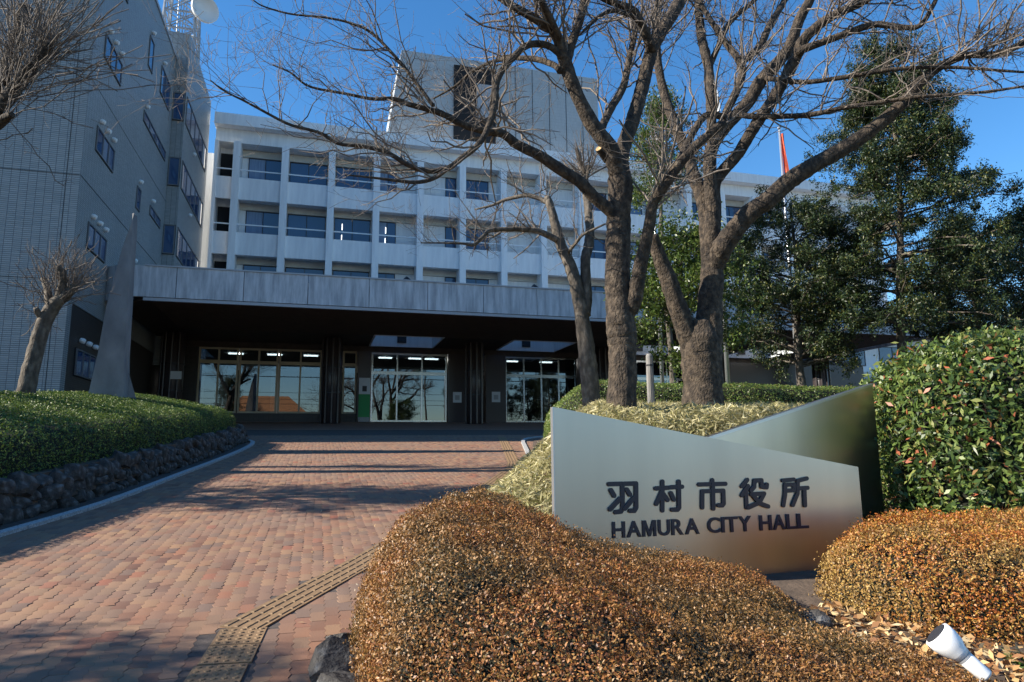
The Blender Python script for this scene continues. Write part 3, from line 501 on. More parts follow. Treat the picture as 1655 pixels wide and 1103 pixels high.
# lattice antenna tower on its roof
oa = (-8.6, 41.0, 22.6); an = bld('antenna_tower', oa, label='steel lattice antenna tower with a round dish on the tiled building roof', cat='antenna'); H_ = 11
def leg(i, z): s_ = .95 - .028 * z; return ((-8.6 + (s_ if i in (0, 1) else -s_)), 41 + (s_ if i in (1, 2) else -s_), 22.76 + z)
for i in range(4): MB(oa).bar(leg(i, 0), leg(i, H_), .08).build('leg', M['galv'], an)
for k in range(10):
    for i in range(4):
        j = (i + 1) % 4; z0, z1 = k * 1.1, k * 1.1 + 1.1; MB(oa).bar(leg(i, z0), leg(j, z0), .045, 5).build('girt', M['galv'], an); MB(oa).bar(leg(i, z0), leg(j, z1), .04, 5).build('brace', M['galv'], an); MB(oa).bar(leg(j, z0), leg(i, z1), .04, 5).build('brace', M['galv'], an)
MB(oa).box(-9.0, -8.3, 40.7, 41.2, 24.6, 25.4).build('equipment_box', M['trim'], an); m = MB(oa)
for q in (-.25, -.1, .05, .2): m.bar((-8.6 + q, 41, 22.7), (-8.6 + q, 41, 33), .03, 5)
m.build('cable_run', M['galv'], an); m = MB(oa); m.bar((-8.6 - .9, 40, 25.0), (-7.7, 40, 25.6), .08, 6); m.build('panel_antenna', M['dish'], an)
MB(oa).lathe([(.1, -.28), (.6, -.08), (.78, .12), (.8, .34), (.76, .35), (.68, .15), (.08, .01)], (-7.35, 40.2, 27.45), (.55, -.8, -.1), 24).build('dish', M['dish'], an, True)

# low white wing far right behind the canopy
ow = (34, 44, 3.2); wg = bld('side_wing', ow, label='low white wing with a beige eave right of the canopy behind the trees', cat='building'); MB(ow).box(33.5, 70, 44, 56, 3.0, 10.5).build('wall', M['white'], wg); MB(ow).box(33, 70, 42.2, 44, 6.6, 7.3).build('eave', M['beige'], wg); MB(ow).box(32.8, 70, 42.0, 56, 10.5, 11.2).build('roof_slab', M['white'], wg)
for k in range(5): window(wg, ow, 35 + 4 * k, 43.998, 3.6, 2.6, 2.4, 2); window(wg, ow, 35 + 4 * k, 43.998, 8.0, 2.6, 1.6, 2)
for k in range(6): MB(ow).box(34 + 5 * k, 34.35 + 5 * k, 42.4, 42.75, 3.0, 6.599).build('post', M['white'], wg)

# ------------------------------------------------------------------ the sign
SY = R(18); SN = np.array([math.sin(SY), -math.cos(SY), 0]); SD = np.array([math.cos(SY), math.sin(SY), 0]); SP = at(990, 870, 5.9)
def sp(px, py, back=0.0): p = on_plane(px, py, SP - SN * back, SN); return p
def plate(corners, n, th, name, mt, parent, o): m = MB(o); a = [np.array(c) for c in corners]; m.loft([c - n * th for c in a], [c + n * 0 for c in a]); return m.build(name, mt, parent)
c1 = [sp(895, 658), sp(1387, 755), sp(1394, 925), sp(1240, 944), sp(905, 985)]; c1[3][2] = c1[2][2] - .16; c1[4] = np.array([c1[0][0], c1[0][1], c1[3][2]]); c1 = [c1[0], c1[1], np.array([c1[1][0], c1[1][1], c1[3][2]]), c1[4]]
so = np.array([c1[3][0], c1[3][1], float(gr(c1[3][0], c1[3][1]))]); sign = empty('sign', so, label='brushed steel sign of two crossing slanted plates reading HAMURA CITY HALL behind the azaleas', cat='sign')
c1 = c1[::-1]; plate(c1, SN, .05, 'front_plate', M['metal'], sign, so)
SY2 = R(31); SN2 = np.array([math.sin(SY2), -math.cos(SY2), 0]); P2 = sp(1110, 720, .075)
def sp2(px, py, off=0.0): return on_plane(px, py, P2 + SN2 * off, SN2)
a, b = sp2(1125, 713), sp2(1410, 620); c2 = [np.array([a[0], a[1], c1[0][2]]), np.array([b[0], b[1], c1[0][2]]), b, a]; plate(c2, SN2, .06, 'rear_plate', M['metal'], sign, so)
m = MB(so); t_ = .014; q = [a + SN2 * .004, b + SN2 * .004, b + SN2 * .004 - np.array([0, 0, .028]), a + SN2 * .004 - np.array([0, 0, .028])]; m.loft([p - SN2 * .003 for p in q[::-1]], [p + SN2 * .004 for p in q[::-1]]); m.build('top_edge', M['edge'], sign)
le = c1[3]; le0 = c1[0]; m = MB(so); m.loft([le0 - SD * .012 - SN * .05, le0 - SN * .05 - SD * .002, le0 + SN * .003 - SD * .002, le0 - SD * .012 + SN * .003], [le - SD * .012 - SN * .05, le - SD * .002 - SN * .05, le - SD * .002 + SN * .003, le - SD * .012 + SN * .003]); m.build('side_edge', M['edge'], sign)
bx = sp(1290, 950); MB(so).box(bx[0] - .18, bx[0] + .22, bx[1] - .1, bx[1] + .15, so[2] - .1, c1[0][2] - .004).build('footing', M['granite'], sign); bx = sp(960, 950); MB(so).box(bx[0] - .18, bx[0] + .22, bx[1] - .1, bx[1] + .15, so[2] - .1, c1[0][2] - .004).build('footing', M['granite'], sign)
def splane(px, py): p = sp(px, py); d = p - SP; return np.array([np.dot(d, SD), p[2]])
def s3(sx, z, out): return SP + SD * sx + SN * out + np.array([0, 0, z - SP[2]])
OX, OY, SC = 960, 730, 3.448
KJ = {
 'yu': [[(82, 182), (156, 180), (158, 318), (148, 334), (118, 338)], [(165, 180), (232, 178), (233, 312), (222, 330), (200, 330)], [(92, 215), (110, 246)], [(180, 212), (198, 240)], [(88, 322), (143, 262)], [(168, 318), (220, 258)]],
 'mura': [[(342, 206), (412, 202)], [(379, 168), (379, 328)], [(376, 222), (345, 292)], [(386, 238), (408, 270)], [(424, 200), (488, 196)], [(470, 168), (472, 312), (462, 324), (434, 324)], [(426, 232), (442, 268)]],
 'ichi': [[(657, 160), (657, 178)], [(584, 184), (730, 180)], [(601, 312), (601, 222), (718, 218), (720, 290), (712, 300), (692, 300)], [(659, 184), (662, 318)]],
 'yaku': [[(852, 158), (822, 194)], [(856, 192), (822, 244)], [(844, 224), (848, 312)], [(890, 196), (892, 162), (930, 160), (932, 196), (958, 200), (960, 184)], [(890, 196), (872, 216)], [(874, 238), (944, 234), (918, 284), (856, 312)], [(884, 246), (918, 288), (966, 306)]],
 'sho': [[(1050, 162), (1110, 156)], [(1062, 186), (1112, 183), (1112, 216), (1064, 219)], [(1062, 186), (1062, 236), (1052, 300)], [(1182, 150), (1132, 163), (1131, 232), (1104, 298)], [(1132, 206), (1186, 202)], [(1168, 206), (1172, 300)]]}
for name, strokes in KJ.items():
    m = MB(so); i = 0
    for st in strokes:
        P = [splane(OX + x / SC, OY + y / SC) for x, y in st]
        for p, q in zip(P[:-1], P[1:]):
            d = q - p; L = np.linalg.norm(d); d = d / L; n = np.array([-d[1], d[0]]); r = .0195; ring = [p + r * (-d * math.sin(t) + n * math.cos(t)) for t in np.linspace(0, math.pi, 7)] + [q + r * (d * math.sin(t) - n * math.cos(t)) for t in np.linspace(0, math.pi, 7)]
            dep = .012 + .0005 * i; i += 1; m.loft([s3(c[0], c[1], .004) for c in ring], [s3(c[0], c[1], dep) for c in ring])
    m.build('character', M['letter'], sign)
LET = [('H', 100, 172), ('A', 180, 262), ('M', 268, 345), ('U', 355, 422), ('R', 430, 497), ('A', 505, 585), ('C', 630, 702), ('I', 708, 725), ('T', 730, 800), ('Y', 803, 875), ('H', 920, 988), ('A', 995, 1063), ('L', 1068, 1125), ('L', 1128, 1192)]
MP = [(0, 0), (.2, 0), (.2, .62), (.42, 0), (.58, 0), (.8, .62), (.8, 0), (1, 0), (1, 1), (.74, 1), (.5, .32), (.26, 1), (0, 1)]
zl0, zl1 = splane(1150, 862)[1], splane(1150, 836.5)[1]
for ch, a, b in LET:
    cu = bpy.data.curves.new('letter', 'FONT'); cu.body = ch; cu.size = 1; cu.offset = .024; cu.extrude = .5; to = bpy.data.objects.new('letter_tmp', cu); COL.objects.link(to); bpy.context.view_layer.update()
    if ch == 'M':
        bpy.data.objects.remove(to); mo_ = MB().loft([(x, y, 0) for x, y in MP], [(x, y, 1) for x, y in MP]); me = bpy.data.meshes.new('letter'); me.from_pydata([tuple(v) for v in mo_.v], [], mo_.f); to = None
    else: me = bpy.data.meshes.new_from_object(to.evaluated_get(bpy.context.evaluated_depsgraph_get()))
    if to: bpy.data.objects.remove(to)
    co = np.array([v.co for v in me.vertices]); mn, mx = co.min(0), co.max(0)
    y_ = 415 - (a - 100) * .0485 + 20; s0, s1 = splane(OX + a / SC, OY + y_ / SC)[0], splane(OX + b / SC, OY + y_ / SC)[0]
    for v, c in zip(me.vertices, co):
        t = (c - mn) / (mx - mn + 1e-9); v.co = Vector(tuple(s3(s0 + (s1 - s0) * t[0], zl0 + (zl1 - zl0) * t[1], .003 + .008 * t[2]) - so))
    me.materials.clear(); me.materials.append(M['letter']); link('letter', me, sign)

# ------------------------------------------------------------------ monument, flagpoles, post, lamp
mo = np.array([-10.1, 17.3, float(gl(-10.1, 17.3))]); mon = empty('stone_monument', mo, R(29.4), label='tall tapering concrete spike monument behind the left hedge', cat='monument')
secs = [(0, -.66, .44, .5), (.25, -.58, .36, .45), (1.6, -.42, .27, .36), (2.8, -.33, .25, .3), (3.9, -.17, .22, .22), (4.4, -.1, .215, .16), (4.95, .02, .21, .1), (5.4, .12, .18, .03)]
m = MB(); m.rings([[np.array(p) for p in ((x0 + (0 if z < 4 else random.uniform(-.02, .02)), -d - .2, z), (x1 - .12, -d - .15, z), (x1, 0, z), (x1 - .1, d + .2, z), (x0, d + .25, z))] for z, x0, x1, d in secs]); m.build('spire', M['concrete'], mon); m = MB(); m.loft([(.2, -.25, 0), (.66, -.25, 0), (.66, .25, 0), (.2, .25, 0)], [(.2, -.12, 1.2), (.28, -.12, 1.2), (.28, .12, 1.2), (.2, .12, 1.2)]); m.build('buttress', M['concrete'], mon)
m = MB(); m.box(-.85, .8, -.6, -.52, -.05, .22); m.build('gravel_plinth', M['granite'], mon)
def flagpole(px, py0, py1, depth, r, fl, label):
    b = at(px, py0, depth); zb = float(gr(b[0], b[1])); t = at(px, py1, depth); t = EYE + ray(px, py1) / ray(px, py1)[1] * depth; h = t[2] - zb
    p = empty('flagpole', (b[0], b[1], zb), label=label, cat='flagpole', group='flagpoles in front of the entrance'); MB().lathe([(r * 1.1, 0), (r, h * .5), (r * .6, h)], (0, 0, 0), n=10).build('pole', M['pole'], p, True); MB().lathe([(.01, 0), (.06, .05), (.06, .1), (.01, .14)], (0, 0, h), n=8).build('finial', M['pole'], p)
    if fl:
        m = MB(); w0, w1 = fl[1]; m.rings([[np.array((.05 + w0 * k + .03 * math.sin(a * 3 + k * 5), .03 * math.sin(a * 2), h - .15 - fl[2] * k)) + np.array((.5 * (w0 + w1 * k) * (1 + math.cos(a)), .07 * math.sin(a), 0)) for a in [i * 2 * math.pi / 8 for i in range(8)]] for k in np.linspace(0, 1, 7)]); m.build('furled_flag', M[fl[0]], p)
flagpole(1176, 610, 101, 19.5, .062, ('flag_white', (.05, .1), 1.5), 'middle tall flagpole with a limp white and red flag behind the twin-trunked tree')
flagpole(1070, 610, 178, 21.5, .06, ('flag_white', (.05, .1), 1.8), 'left flagpole with a limp white flag behind the leaning trunks')
flagpole(1290, 612, 210, 21.5, .06, ('flag_red', (.04, .07), 1.7), 'right flagpole with a limp red flag rising behind the small evergreen')
pw_ = at(1052, 640, 13.2); zb = float(gr(pw_[0], pw_[1])); post = empty('wooden_post', (pw_[0], pw_[1], zb), label='short weathered wooden post in the hedge between the cherry trunks', cat='post'); MB().lathe([(.075, 0), (.072, 1.0), (.07, 1.32), (.05, 1.36)], (0, 0, 0), n=10).build('shaft', M['oldwood'], post); MB().lathe([(.078, 1.12), (.078, 1.15)], (0, 0, 0), n=10).build('band', M['darkframe'], post)
lp = at(1543, 1050, 3.65); zb = float(gr(lp[0], lp[1])); lamp = empty('ground_floodlight', (lp[0], lp[1], zb), label='white bell-shaped floodlight on the ground aimed at the sign', cat='lamp'); ax = Vector((-.62, .25, .62)); c = Vector((0, 0, lp[2] - zb))
MB().lathe([(.013, .105), (.062, .102), (.073, .1), (.075, .06), (.066, .012), (.047, -.02), (.044, -.04)], c, ax, 24).build('head', M['lamp'], lamp, True); MB().lathe([(.034, -.17), (.037, -.16), (.039, -.042), (.037, -.038)], c, ax, 18).build('body', M['lamp'], lamp, True); MB().lathe([(.04, -.055), (.042, -.042)], c, ax, 18).build('collar', M['trim'], lamp); MB().lathe([(.06, .1055), (.055, .108)], c, ax, 20).build('lens', M['darkframe'], lamp); MB().bar((.1, 0, -.05), tuple(c - ax.normalized() * .14), .014, 8).build('stem', M['trim'], lamp)

# ------------------------------------------------------------------ trees
def limb3(pts, d0, d1):
    """pixel trace [(px,py,rpx)...] -> 3-D points and radii, distance running d0..d1"""
    n = len(pts); out = []; rad = []
    for i, (x, y, r) in enumerate(pts):
        d = d0 + (d1 - d0) * i / (n - 1); out.append(at(x, y, d)); rad.append(r * d / F_PX)
    return np.array(out), np.array(rad)
def make_tree(name, base, limbs, label, bark='bark', sides=12, twigs=(6.5, 5, 3), L=((.6, 1.5), (.3, .8), (.1, .35)), up=.35, tmin=.3, rmax=.085, seed=1, group=None, density=1.0, rcap=.014):
    global rng; rng = np.random.default_rng(seed); root = empty(name, base, label=label, cat='tree', group=group); thick, src_p, src_r = [], [], []
    for pts, d0, d1 in limbs:
        p, r = limb3(pts, d0, d1); n = max(8, int(np.linalg.norm(np.diff(p, axis=0), axis=1).sum() / .07)); n = min(n, 90); q = catmull(p, n); rr = np.interp(np.linspace(0, 1, n), np.linspace(0, 1, len(r)), r); q = q + lumps(q[:, 0] * 9, q[:, 2] * 9, 1, 3)[:, None] * rr[:, None] * .07
        tg = unit(q[1] - q[0]) * .002; te = unit(q[-1] - q[-2]) * .002; qc = np.vstack([q[:1] - tg, q, q[-1:] + te]); rc = np.concatenate([[0], rr * (1 + .03 * lumps(np.arange(n) * .9, np.arange(n) * .3, 1, seed)), [0]])
        thick.append(tubes(qc[None], rc[None], sides if rr[0] > .04 else 7, .035 if rr[0] > .05 else 0))
        k = np.linspace(0, n - 1, 24).astype(int); src_p.append(q[k]); src_r.append(rr[k])
    v, f = join(thick); mesh_obj('trunk', v - np.array(base), f, M[bark], root, True); tw = []
    for p, r in zip(src_p, src_r):
        ln = np.linalg.norm(np.diff(p, axis=0), axis=1).sum(); n1 = int(ln * twigs[0] * density)
        if r.min() > rmax or n1 < 1: continue
        keep = np.where(r < rmax)[0]; k0 = max(2, keep[0]); pp = p[k0:][None]; pr = r[k0:][None]
        if pp.shape[1] < 4: continue
        c1, r1 = children(pp, pr, n1, L[0], 7, up, .8, 0.02, .45); tw.append(tubes(c1, np.minimum(r1, rcap), 5)); c2, r2 = children(c1, np.minimum(r1, rcap), twigs[1], L[1], 5, up * .6, .9, .15, .55); tw.append(tubes(c2, np.minimum(r2, .006), 4)); c3, r3 = children(c2, np.minimum(r2, .006), twigs[2], L[2], 3, up * .4, .9, .2, .7); tw.append(tubes(c3, np.clip(r3, .0022, .004), 3))
    if tw: v, f = join(tw); mesh_obj('crown', v - np.array(base), f, M['twig'], root)
    return root
T1 = 10.0
t1 = [([(1006, 720, 27), (1005, 659, 24), (1006, 583, 22.5), (1005, 542, 25), (1000, 487, 22), (998, 418, 21), (1000, 349, 20), (1003, 301, 21), (1000, 262, 17)], T1, T1),
 ([(1012, 510, 15), (1025, 483, 14), (1032, 445, 12), (1039, 411, 11), (1048, 373, 10), (1056, 328, 9), (1074, 301, 9), (1108, 253, 9), (1170, 198, 8)], T1, T1 - .8),
 ([(1003, 290, 17), (994, 266, 15), (988, 242, 14), (961, 207, 13), (937, 163, 12), (917.5, 114, 12), (909, 87, 11), (901, 62.5, 9), (890, 46, 8), (863, 30, 7.5), (814, 0, 7), (760, -40, 5)], T1, T1 - 1.2), ([(915, 105, 8), (925, 68, 8), (936.6, 35, 7.5), (945, 0, 7), (950, -60, 5)], T1 - .6, T1 - .3), ([(905, 66, 7), (901, 54, 6.5), (888, 27, 6), (874, 0, 5.5), (850, -50, 4)], T1 - .7, T1 - 1.5),
 ([(913, 98, 7), (906.7, 90, 6.5), (890, 76, 6), (868.6, 71, 6), (849.6, 75, 6), (830.5, 92, 6), (811.5, 114, 6), (802, 136, 6), (800.6, 163, 6), (795, 188, 5.5), (784, 217.5, 5.5), (768, 239, 5), (746, 256, 5), (724, 272, 4.5), (693.5, 277, 4.5), (661, 268, 4), (625.5, 247, 4), (585, 236.6, 3.5), (547, 232.5, 3), (517, 215, 2.8), (470.5, 202.6, 2.5), (435, 185, 2.2), (394, 163, 1.9), (362, 147, 1.5), (340, 130, 1.1)], T1 - .6, T1 - 2.6), ([(724, 272, 4), (702, 288, 4), (675, 295, 3.5), (639, 292, 2.8), (598, 287, 2), (557, 283, 1.2)], T1 - 1.8, T1 - 2.4),
 ([(905, 115, 6), (896, 106, 5.5), (868.6, 96.5, 5), (841, 94, 4.5), (820, 95, 4), (803, 98, 3.5), (781.6, 106, 3), (760, 118, 2.5), (735, 140, 2), (700, 160, 1.5)], T1 - .6, T1 + .8),
 ([(1000, 275, 15), (1007, 239, 13), (1021, 201, 12.5), (1032, 163, 12), (1042.6, 122, 12), (1053.5, 79, 11), (1067, 54, 11.5), (1086, 24.5, 11.5), (1100, 0, 11), (1130, -50, 8)], T1, T1 + .9), ([(1054, 85, 9), (1051, 73, 9), (1037, 41, 8), (1021, 16, 7), (980, 0, 6), (930, -30, 4)], T1 + .5, T1 - .5), ([(968, 214, 8), (975, 201, 7), (988, 174, 7), (1007, 141, 6.5), (1018, 90, 6), (1026, 49, 5), (1020, 20, 4), (1015, -20, 3)], T1 - .3, T1 + 1),
 ([(1030, 34, 4.5), (1023.6, 27, 4), (993.7, 18, 4), (972, 24.5, 3.5), (953, 41, 3), (936.6, 57, 2)], T1, T1 - .6), ([(1000, 365, 13), (990, 345, 11), (960, 318, 10), (939, 296, 10), (907, 275, 9.5), (874, 253, 9), (836, 234, 8.5), (814, 217.5, 7.5), (790, 213, 6.5), (754, 204, 6), (716, 185, 5.5), (691, 177, 5), (661, 169, 4.5), (636, 160, 4), (600, 160, 3), (560, 152, 2.5), (500, 140, 2), (470, 118, 1.6), (440, 105, 1.2)], T1, T1 - 1.6),
 ([(700, 170, 3.8), (696, 166, 3.5), (666, 125, 3.2), (639, 92.5, 3), (601, 54, 2.6), (568, 38, 2.3), (525, 28.5, 2), (470.5, 23, 1.7), (427, 11, 1.4), (408, 0, 1.1)], T1 - 1.2, T1 - 1.6)]
b1 = at(1006, 720, T1); cherry1 = make_tree('cherry_tree', (b1[0], b1[1], float(gr(b1[0], b1[1]))), t1, 'bare cherry tree with the slender single trunk right behind the sign', seed=3, group='bare trees in the right bed')
tb = MB(tuple(cherry1.location)); p = at(968, 240, T1 - .25); q_ = at(985, 262, T1 - .05); d = Vector(tuple(p - q_)).normalized(); tb.lathe([(.075, -.25), (.06, 0)], Vector(tuple(p)), d, 12); tb.build('sawn_branch', M['bark'], cherry1); tb = MB(tuple(cherry1.location)); tb.lathe([(.056, .001), (.054, .006)], Vector(tuple(p)), d, 14); tb.build('sawn_face', M['cutwood'], cherry1)
T2 = 12.0
t2 = [([(1137, 660, 36), (1136, 638, 33), (1135, 605, 32), (1134, 573, 34), (1132, 545, 31), (1128, 520, 22)], T2, T2), ([(1120, 560, 20), (1106, 528, 17.5), (1094, 494, 15.5), (1080.5, 452, 14.5), (1067, 418, 12.5), (1060, 397, 10), (1056, 380, 7)], T2, T2 - .5), ([(1143, 565, 24), (1146, 528, 22.5), (1148, 487, 20.5), (1151, 445, 19.5), (1152, 420, 17)], T2, T2),
 ([(1150, 445, 15), (1144, 383, 14), (1141, 342, 13), (1132, 311, 12), (1122, 287, 11), (1116, 266, 9.5), (1102.5, 231, 9), (1089, 196, 8.5), (1075, 158, 8), (1064.5, 109, 7), (1062, 60, 6), (1066, 0, 5)], T2, T2 + .8), ([(1152, 440, 15), (1160, 418, 18), (1170, 397, 17.5), (1187, 373, 17), (1211, 345, 16), (1240, 325, 15.5), (1274, 294, 15), (1312, 269, 14), (1366, 239, 13), (1401.6, 215, 12), (1436, 188, 11), (1463, 163, 10), (1485, 136, 9), (1517.6, 109, 7.5), (1561, 90, 6.5), (1615, 87, 5.5), (1680, 60, 4)], T2, T2 - 1.8),
 ([(1152, 435, 15), (1150, 390, 13.5), (1152, 340, 12.5), (1148, 296, 11), (1149, 245, 11), (1170.5, 207, 11), (1208.6, 166, 11), (1230, 130.5, 11), (1271, 84, 10), (1293, 30, 9), (1309, 0, 8), (1330, -50, 6)], T2, T2 - .6), ([(1153, 400, 11), (1156, 340, 10.5), (1157, 294, 10), (1192, 250, 10), (1217, 209, 10), (1255, 152, 10), (1285, 95, 10), (1301, 62.5, 9.5), (1339, 30, 8), (1399, 0, 7), (1450, -40, 5)], T2 + .2, T2 - 1.4),
 ([(1290, 85, 7.5), (1301, 79, 7), (1353, 60, 6.2), (1407, 41, 5.8), (1440, 42, 5.2), (1463, 45, 5), (1487.7, 41, 4.5), (1507, 11, 4), (1517, -10, 3)], T2 - .9, T2 - 1.6), ([(1235, 128, 5), (1252, 128, 4.6), (1301, 133, 4.2), (1366, 125, 4), (1440, 113, 3.6), (1530, 109, 3), (1655, 117, 2)], T2 - .4, T2 - 1.8), ([(1195, 180, 5.5), (1208.6, 188, 5), (1274, 188, 4.8), (1315, 185, 4.4), (1366, 174, 4), (1440, 163, 3.5), (1480, 157, 3), (1580, 150, 2.5), (1655, 140, 2)], T2 - .3, T2 - 2),
 ([(1151, 235, 9), (1149, 174, 8.5), (1146, 117, 8), (1135, 68, 8), (1130, 27, 7.5), (1127, -20, 6)], T2 - .1, T2 + .9), ([(1147, 115, 6), (1149, 103, 5.5), (1162, 73, 5), (1181, 35, 4.5), (1217, 3, 4), (1240, -20, 3)], T2 + .3, T2 + .8), ([(1165, 205, 7.5), (1176, 177, 7), (1195, 136, 7), (1198, 106, 6.5), (1168, 62.5, 5.5), (1143, 24.5, 4.5), (1130, 0, 3.5)], T2, T2 + .6), ([(1197, 110, 7), (1200, 100, 6.5), (1228, 76, 6.5), (1244, 41, 6), (1266, 5, 5.5), (1280, -30, 4)], T2 + .3, T2 + 1), ([(1170, 195, 7), (1165, 188, 6), (1138, 189, 6), (1113, 228, 6), (1097, 261, 6), (1075, 300, 4.5)], T2 - .2, T2 - .9)]
b2 = at(1137, 660, T2); make_tree('cherry_tree', (b2[0], b2[1], float(gr(b2[0], b2[1]))), t2, 'bare old cherry tree with a thick twin trunk and wide spreading limbs', seed=5, group='bare trees in the right bed')
T0 = 14.5
t0_ = [([(956, 665, 16), (955, 638, 14.5), (949.6, 583, 15), (943, 528, 13), (934, 473, 11), (922, 432, 10), (908, 400, 9), (898, 366, 8), (889, 332, 7), (884, 318, 5)], T0, T0), ([(944, 510, 11), (948, 480, 9), (946, 425, 8.5), (953, 383, 8), (951, 342, 7), (946, 300, 6), (947, 280, 5)], T0, T0 + .4), ([(900, 388, 6), (894, 385, 5.5), (870, 374, 5), (843, 371, 4.5), (818, 371, 4), (792.5, 372.5, 3.8), (781.6, 381.6, 3.3), (765, 396, 2.8), (749, 394, 2.2), (720, 393, 1.7), (680, 393, 1)], T0, T0 - 1.2), ([(887, 330, 5), (881, 325, 4.5), (854, 316, 3.8), (834, 319, 3.3), (814, 324, 2.8), (796, 332, 2.2), (767, 339, 1.2)], T0, T0 + .8), ([(918, 410, 3.5), (921, 405, 3), (934, 389, 2.7), (945, 378, 2.3), (979, 362, 1.5)], T0, T0 - .6)]
b0 = at(956, 665, T0); make_tree('cherry_tree', (b0[0], b0[1], float(gr(b0[0], b0[1]))), t0_, 'smaller pruned bare tree standing nearest the entrance behind the slender cherry', 'bark_pale', seed=8, twigs=(8, 5, 3), L=((.5, 1.3), (.25, .7), (.1, .3)), group='bare trees in the right bed')
TL = 13.6
tl = [([(38, 655, 14), (42, 635, 13.5), (55.5, 575, 12.5), (70, 526, 11.5), (88, 493, 11), (111, 473, 8), (122, 462, 6)], TL, TL), ([(80, 500, 7), (77, 470, 5.5), (70, 451, 4.5)], TL, TL + .2), ([(93, 490, 7.5), (101, 460, 6.3), (101, 441, 5.3), (93, 430, 4)], TL, TL - .2), ([(70, 520, 5.5), (63, 508, 5), (58, 498, 4)], TL, TL - .2)]
bl = at(38, 655, TL); make_tree('pollarded_tree', (bl[0], bl[1], float(gl(bl[0], bl[1]))), tl, 'pollarded bare tree with a leaning trunk and brushy shoots before the tiled wall', 'bark_pale', seed=11, twigs=(24, 4, 2), L=((.4, 1.2), (.15, .5), (.06, .2)), up=.5, rmax=.14, rcap=.007, group='pollarded trees in the left bed')
TF = 12.3
tf_ = [([(-190, 760, 30), (-170, 600, 26), (-140, 420, 22), (-100, 310, 19), (-55, 235, 16), (0, 174, 13), (28, 139, 11.5), (54, 104, 10), (82, 72, 8)], TF, TF), ([(-40, 215, 11), (4, 135, 9.5), (15, 94, 9), (33, 43.5, 9.5), (42, 12, 10)], TF, TF + .4), ([(-50, 240, 10), (-15, 212, 9), (8, 192, 7.5), (20, 186, 5)], TF, TF - .3), ([(-110, 320, 14), (-160, 200, 11), (-190, 90, 9), (-200, 0, 8)], TF, TF + .5)]
bf = at(-190, 760, TF); make_tree('pollarded_tree', (bf[0], bf[1], float(gl(bf[0], bf[1]))), tf_, 'pollarded bare tree reaching in at the upper left corner with long arching shoots', 'bark', seed=13, twigs=(15, 4, 2), L=((.9, 2.8), (.2, .7), (.06, .25)), up=.25, rmax=.16, rcap=.01, group='pollarded trees in the left bed')

def evergreen(name, px, py, depth, H, prof, nl, label, mt='conifer', nb=60, ll=.075, lw=.03, seed=1, bark='bark_pale', lean=(0, 0), t0=.12, drop=.0, group='evergreens right of the entrance', r0=.13):
    global rng; rng = np.random.default_rng(seed); b = at(px, py, depth); base = np.array([b[0], b[1], float(gr(b[0], b[1]))]); root = empty(name, base, label=label, cat='tree', group=group)
    hs = np.linspace(0, 1, 14); tr = np.stack([lean[0] * hs ** 1.5 + .08 * np.sin(hs * 7 + seed), lean[1] * hs + .06 * np.sin(hs * 9), H * hs], 1); rr = r0 * (1 - .85 * hs) + .01; v, f = tubes(tr[None], rr[None], 10, .04); parts = [(v, f)]
    h = t0 + (1 - t0) * rng.random(nb) ** .85; ang = rng.uniform(0, 6.28, nb); ln = prof(h) * rng.uniform(.6, 1.1, nb); p0 = np.stack([np.interp(h, hs, tr[:, k]) for k in range(3)], 1); d = np.stack([np.cos(ang), np.sin(ang), rng.uniform(.05, .55, nb) - drop], 1); s_ = np.linspace(0, 1, 7)[None, :, None]
    q = p0[:, None] + d[:, None] * ln[:, None, None] * s_ + np.array([0, 0, -1.]) * (ln * .18)[:, None, None] * s_ ** 2 + rng.standard_normal((nb, 7, 3)) * .03; r = (np.interp(h, hs, rr) * .38)[:, None] * np.linspace(1, .2, 7)[None]; parts.append(tubes(q, r, 5)); c1, r1 = children(q, r, 7, (.35, .9), 5, .1, .75, .25, .5); c1 = c1; parts.append(tubes(c1, np.minimum(r1, .012), 3)); v, f = join(parts); mesh_obj('trunk', v, f, M[bark], root, True)
    c2, _ = children(c1, r1, 5, (.12, .4), 3, .1, .9, .1, .5); src = np.concatenate([c2.reshape(-1, 3), c1[:, 2:].reshape(-1, 3), q[:, 4:].reshape(-1, 3)]); k = rng.integers(0, len(src), nl); p = src[k] + rng.normal(0, .055, (nl, 3)); a = unit(rng.standard_normal((nl, 3)) + np.array([0, 0, .15])); n = unit(rng.standard_normal((nl, 3)) * .7 + np.array([0, 0, 1.]))
    lv, lf = leaves(p, a, n, rng.uniform(.6, 1.3, nl) * ll, rng.uniform(.7, 1.2, nl) * lw); mesh_obj('crown', lv, lf, M[mt], root); return root
evergreen('evergreen_tree', 1300, 640, 19.5, 6.4, lambda h: 2.3 * np.sqrt(np.clip(1 - ((h - .55) / .5) ** 2, .02, 1)), 75000, 'small evergreen with a pale gnarled trunk in front of the canopy', seed=21, nb=80, t0=.25, ll=.085, lw=.035)
evergreen('evergreen_tree', 1470, 640, 18.5, 10.9, lambda h: np.interp(h, [0, .15, .4, .75, 1], [.7, 2.5, 3.1, 2.2, .5]), 200000, 'tall dark cone-shaped evergreen, the tallest one at the right', seed=22, nb=150, t0=.2, ll=.085, lw=.032, drop=.15, lean=(.45, 0))
evergreen('evergreen_tree', 1590, 640, 22, 6.8, lambda h: np.interp(h, [0, .2, .6, 1], [1.0, 2.6, 2.4, .6]), 80000, 'lower dark evergreen behind the glossy bush at the right edge', seed=23, nb=110, t0=.1, ll=.09, lw=.035)
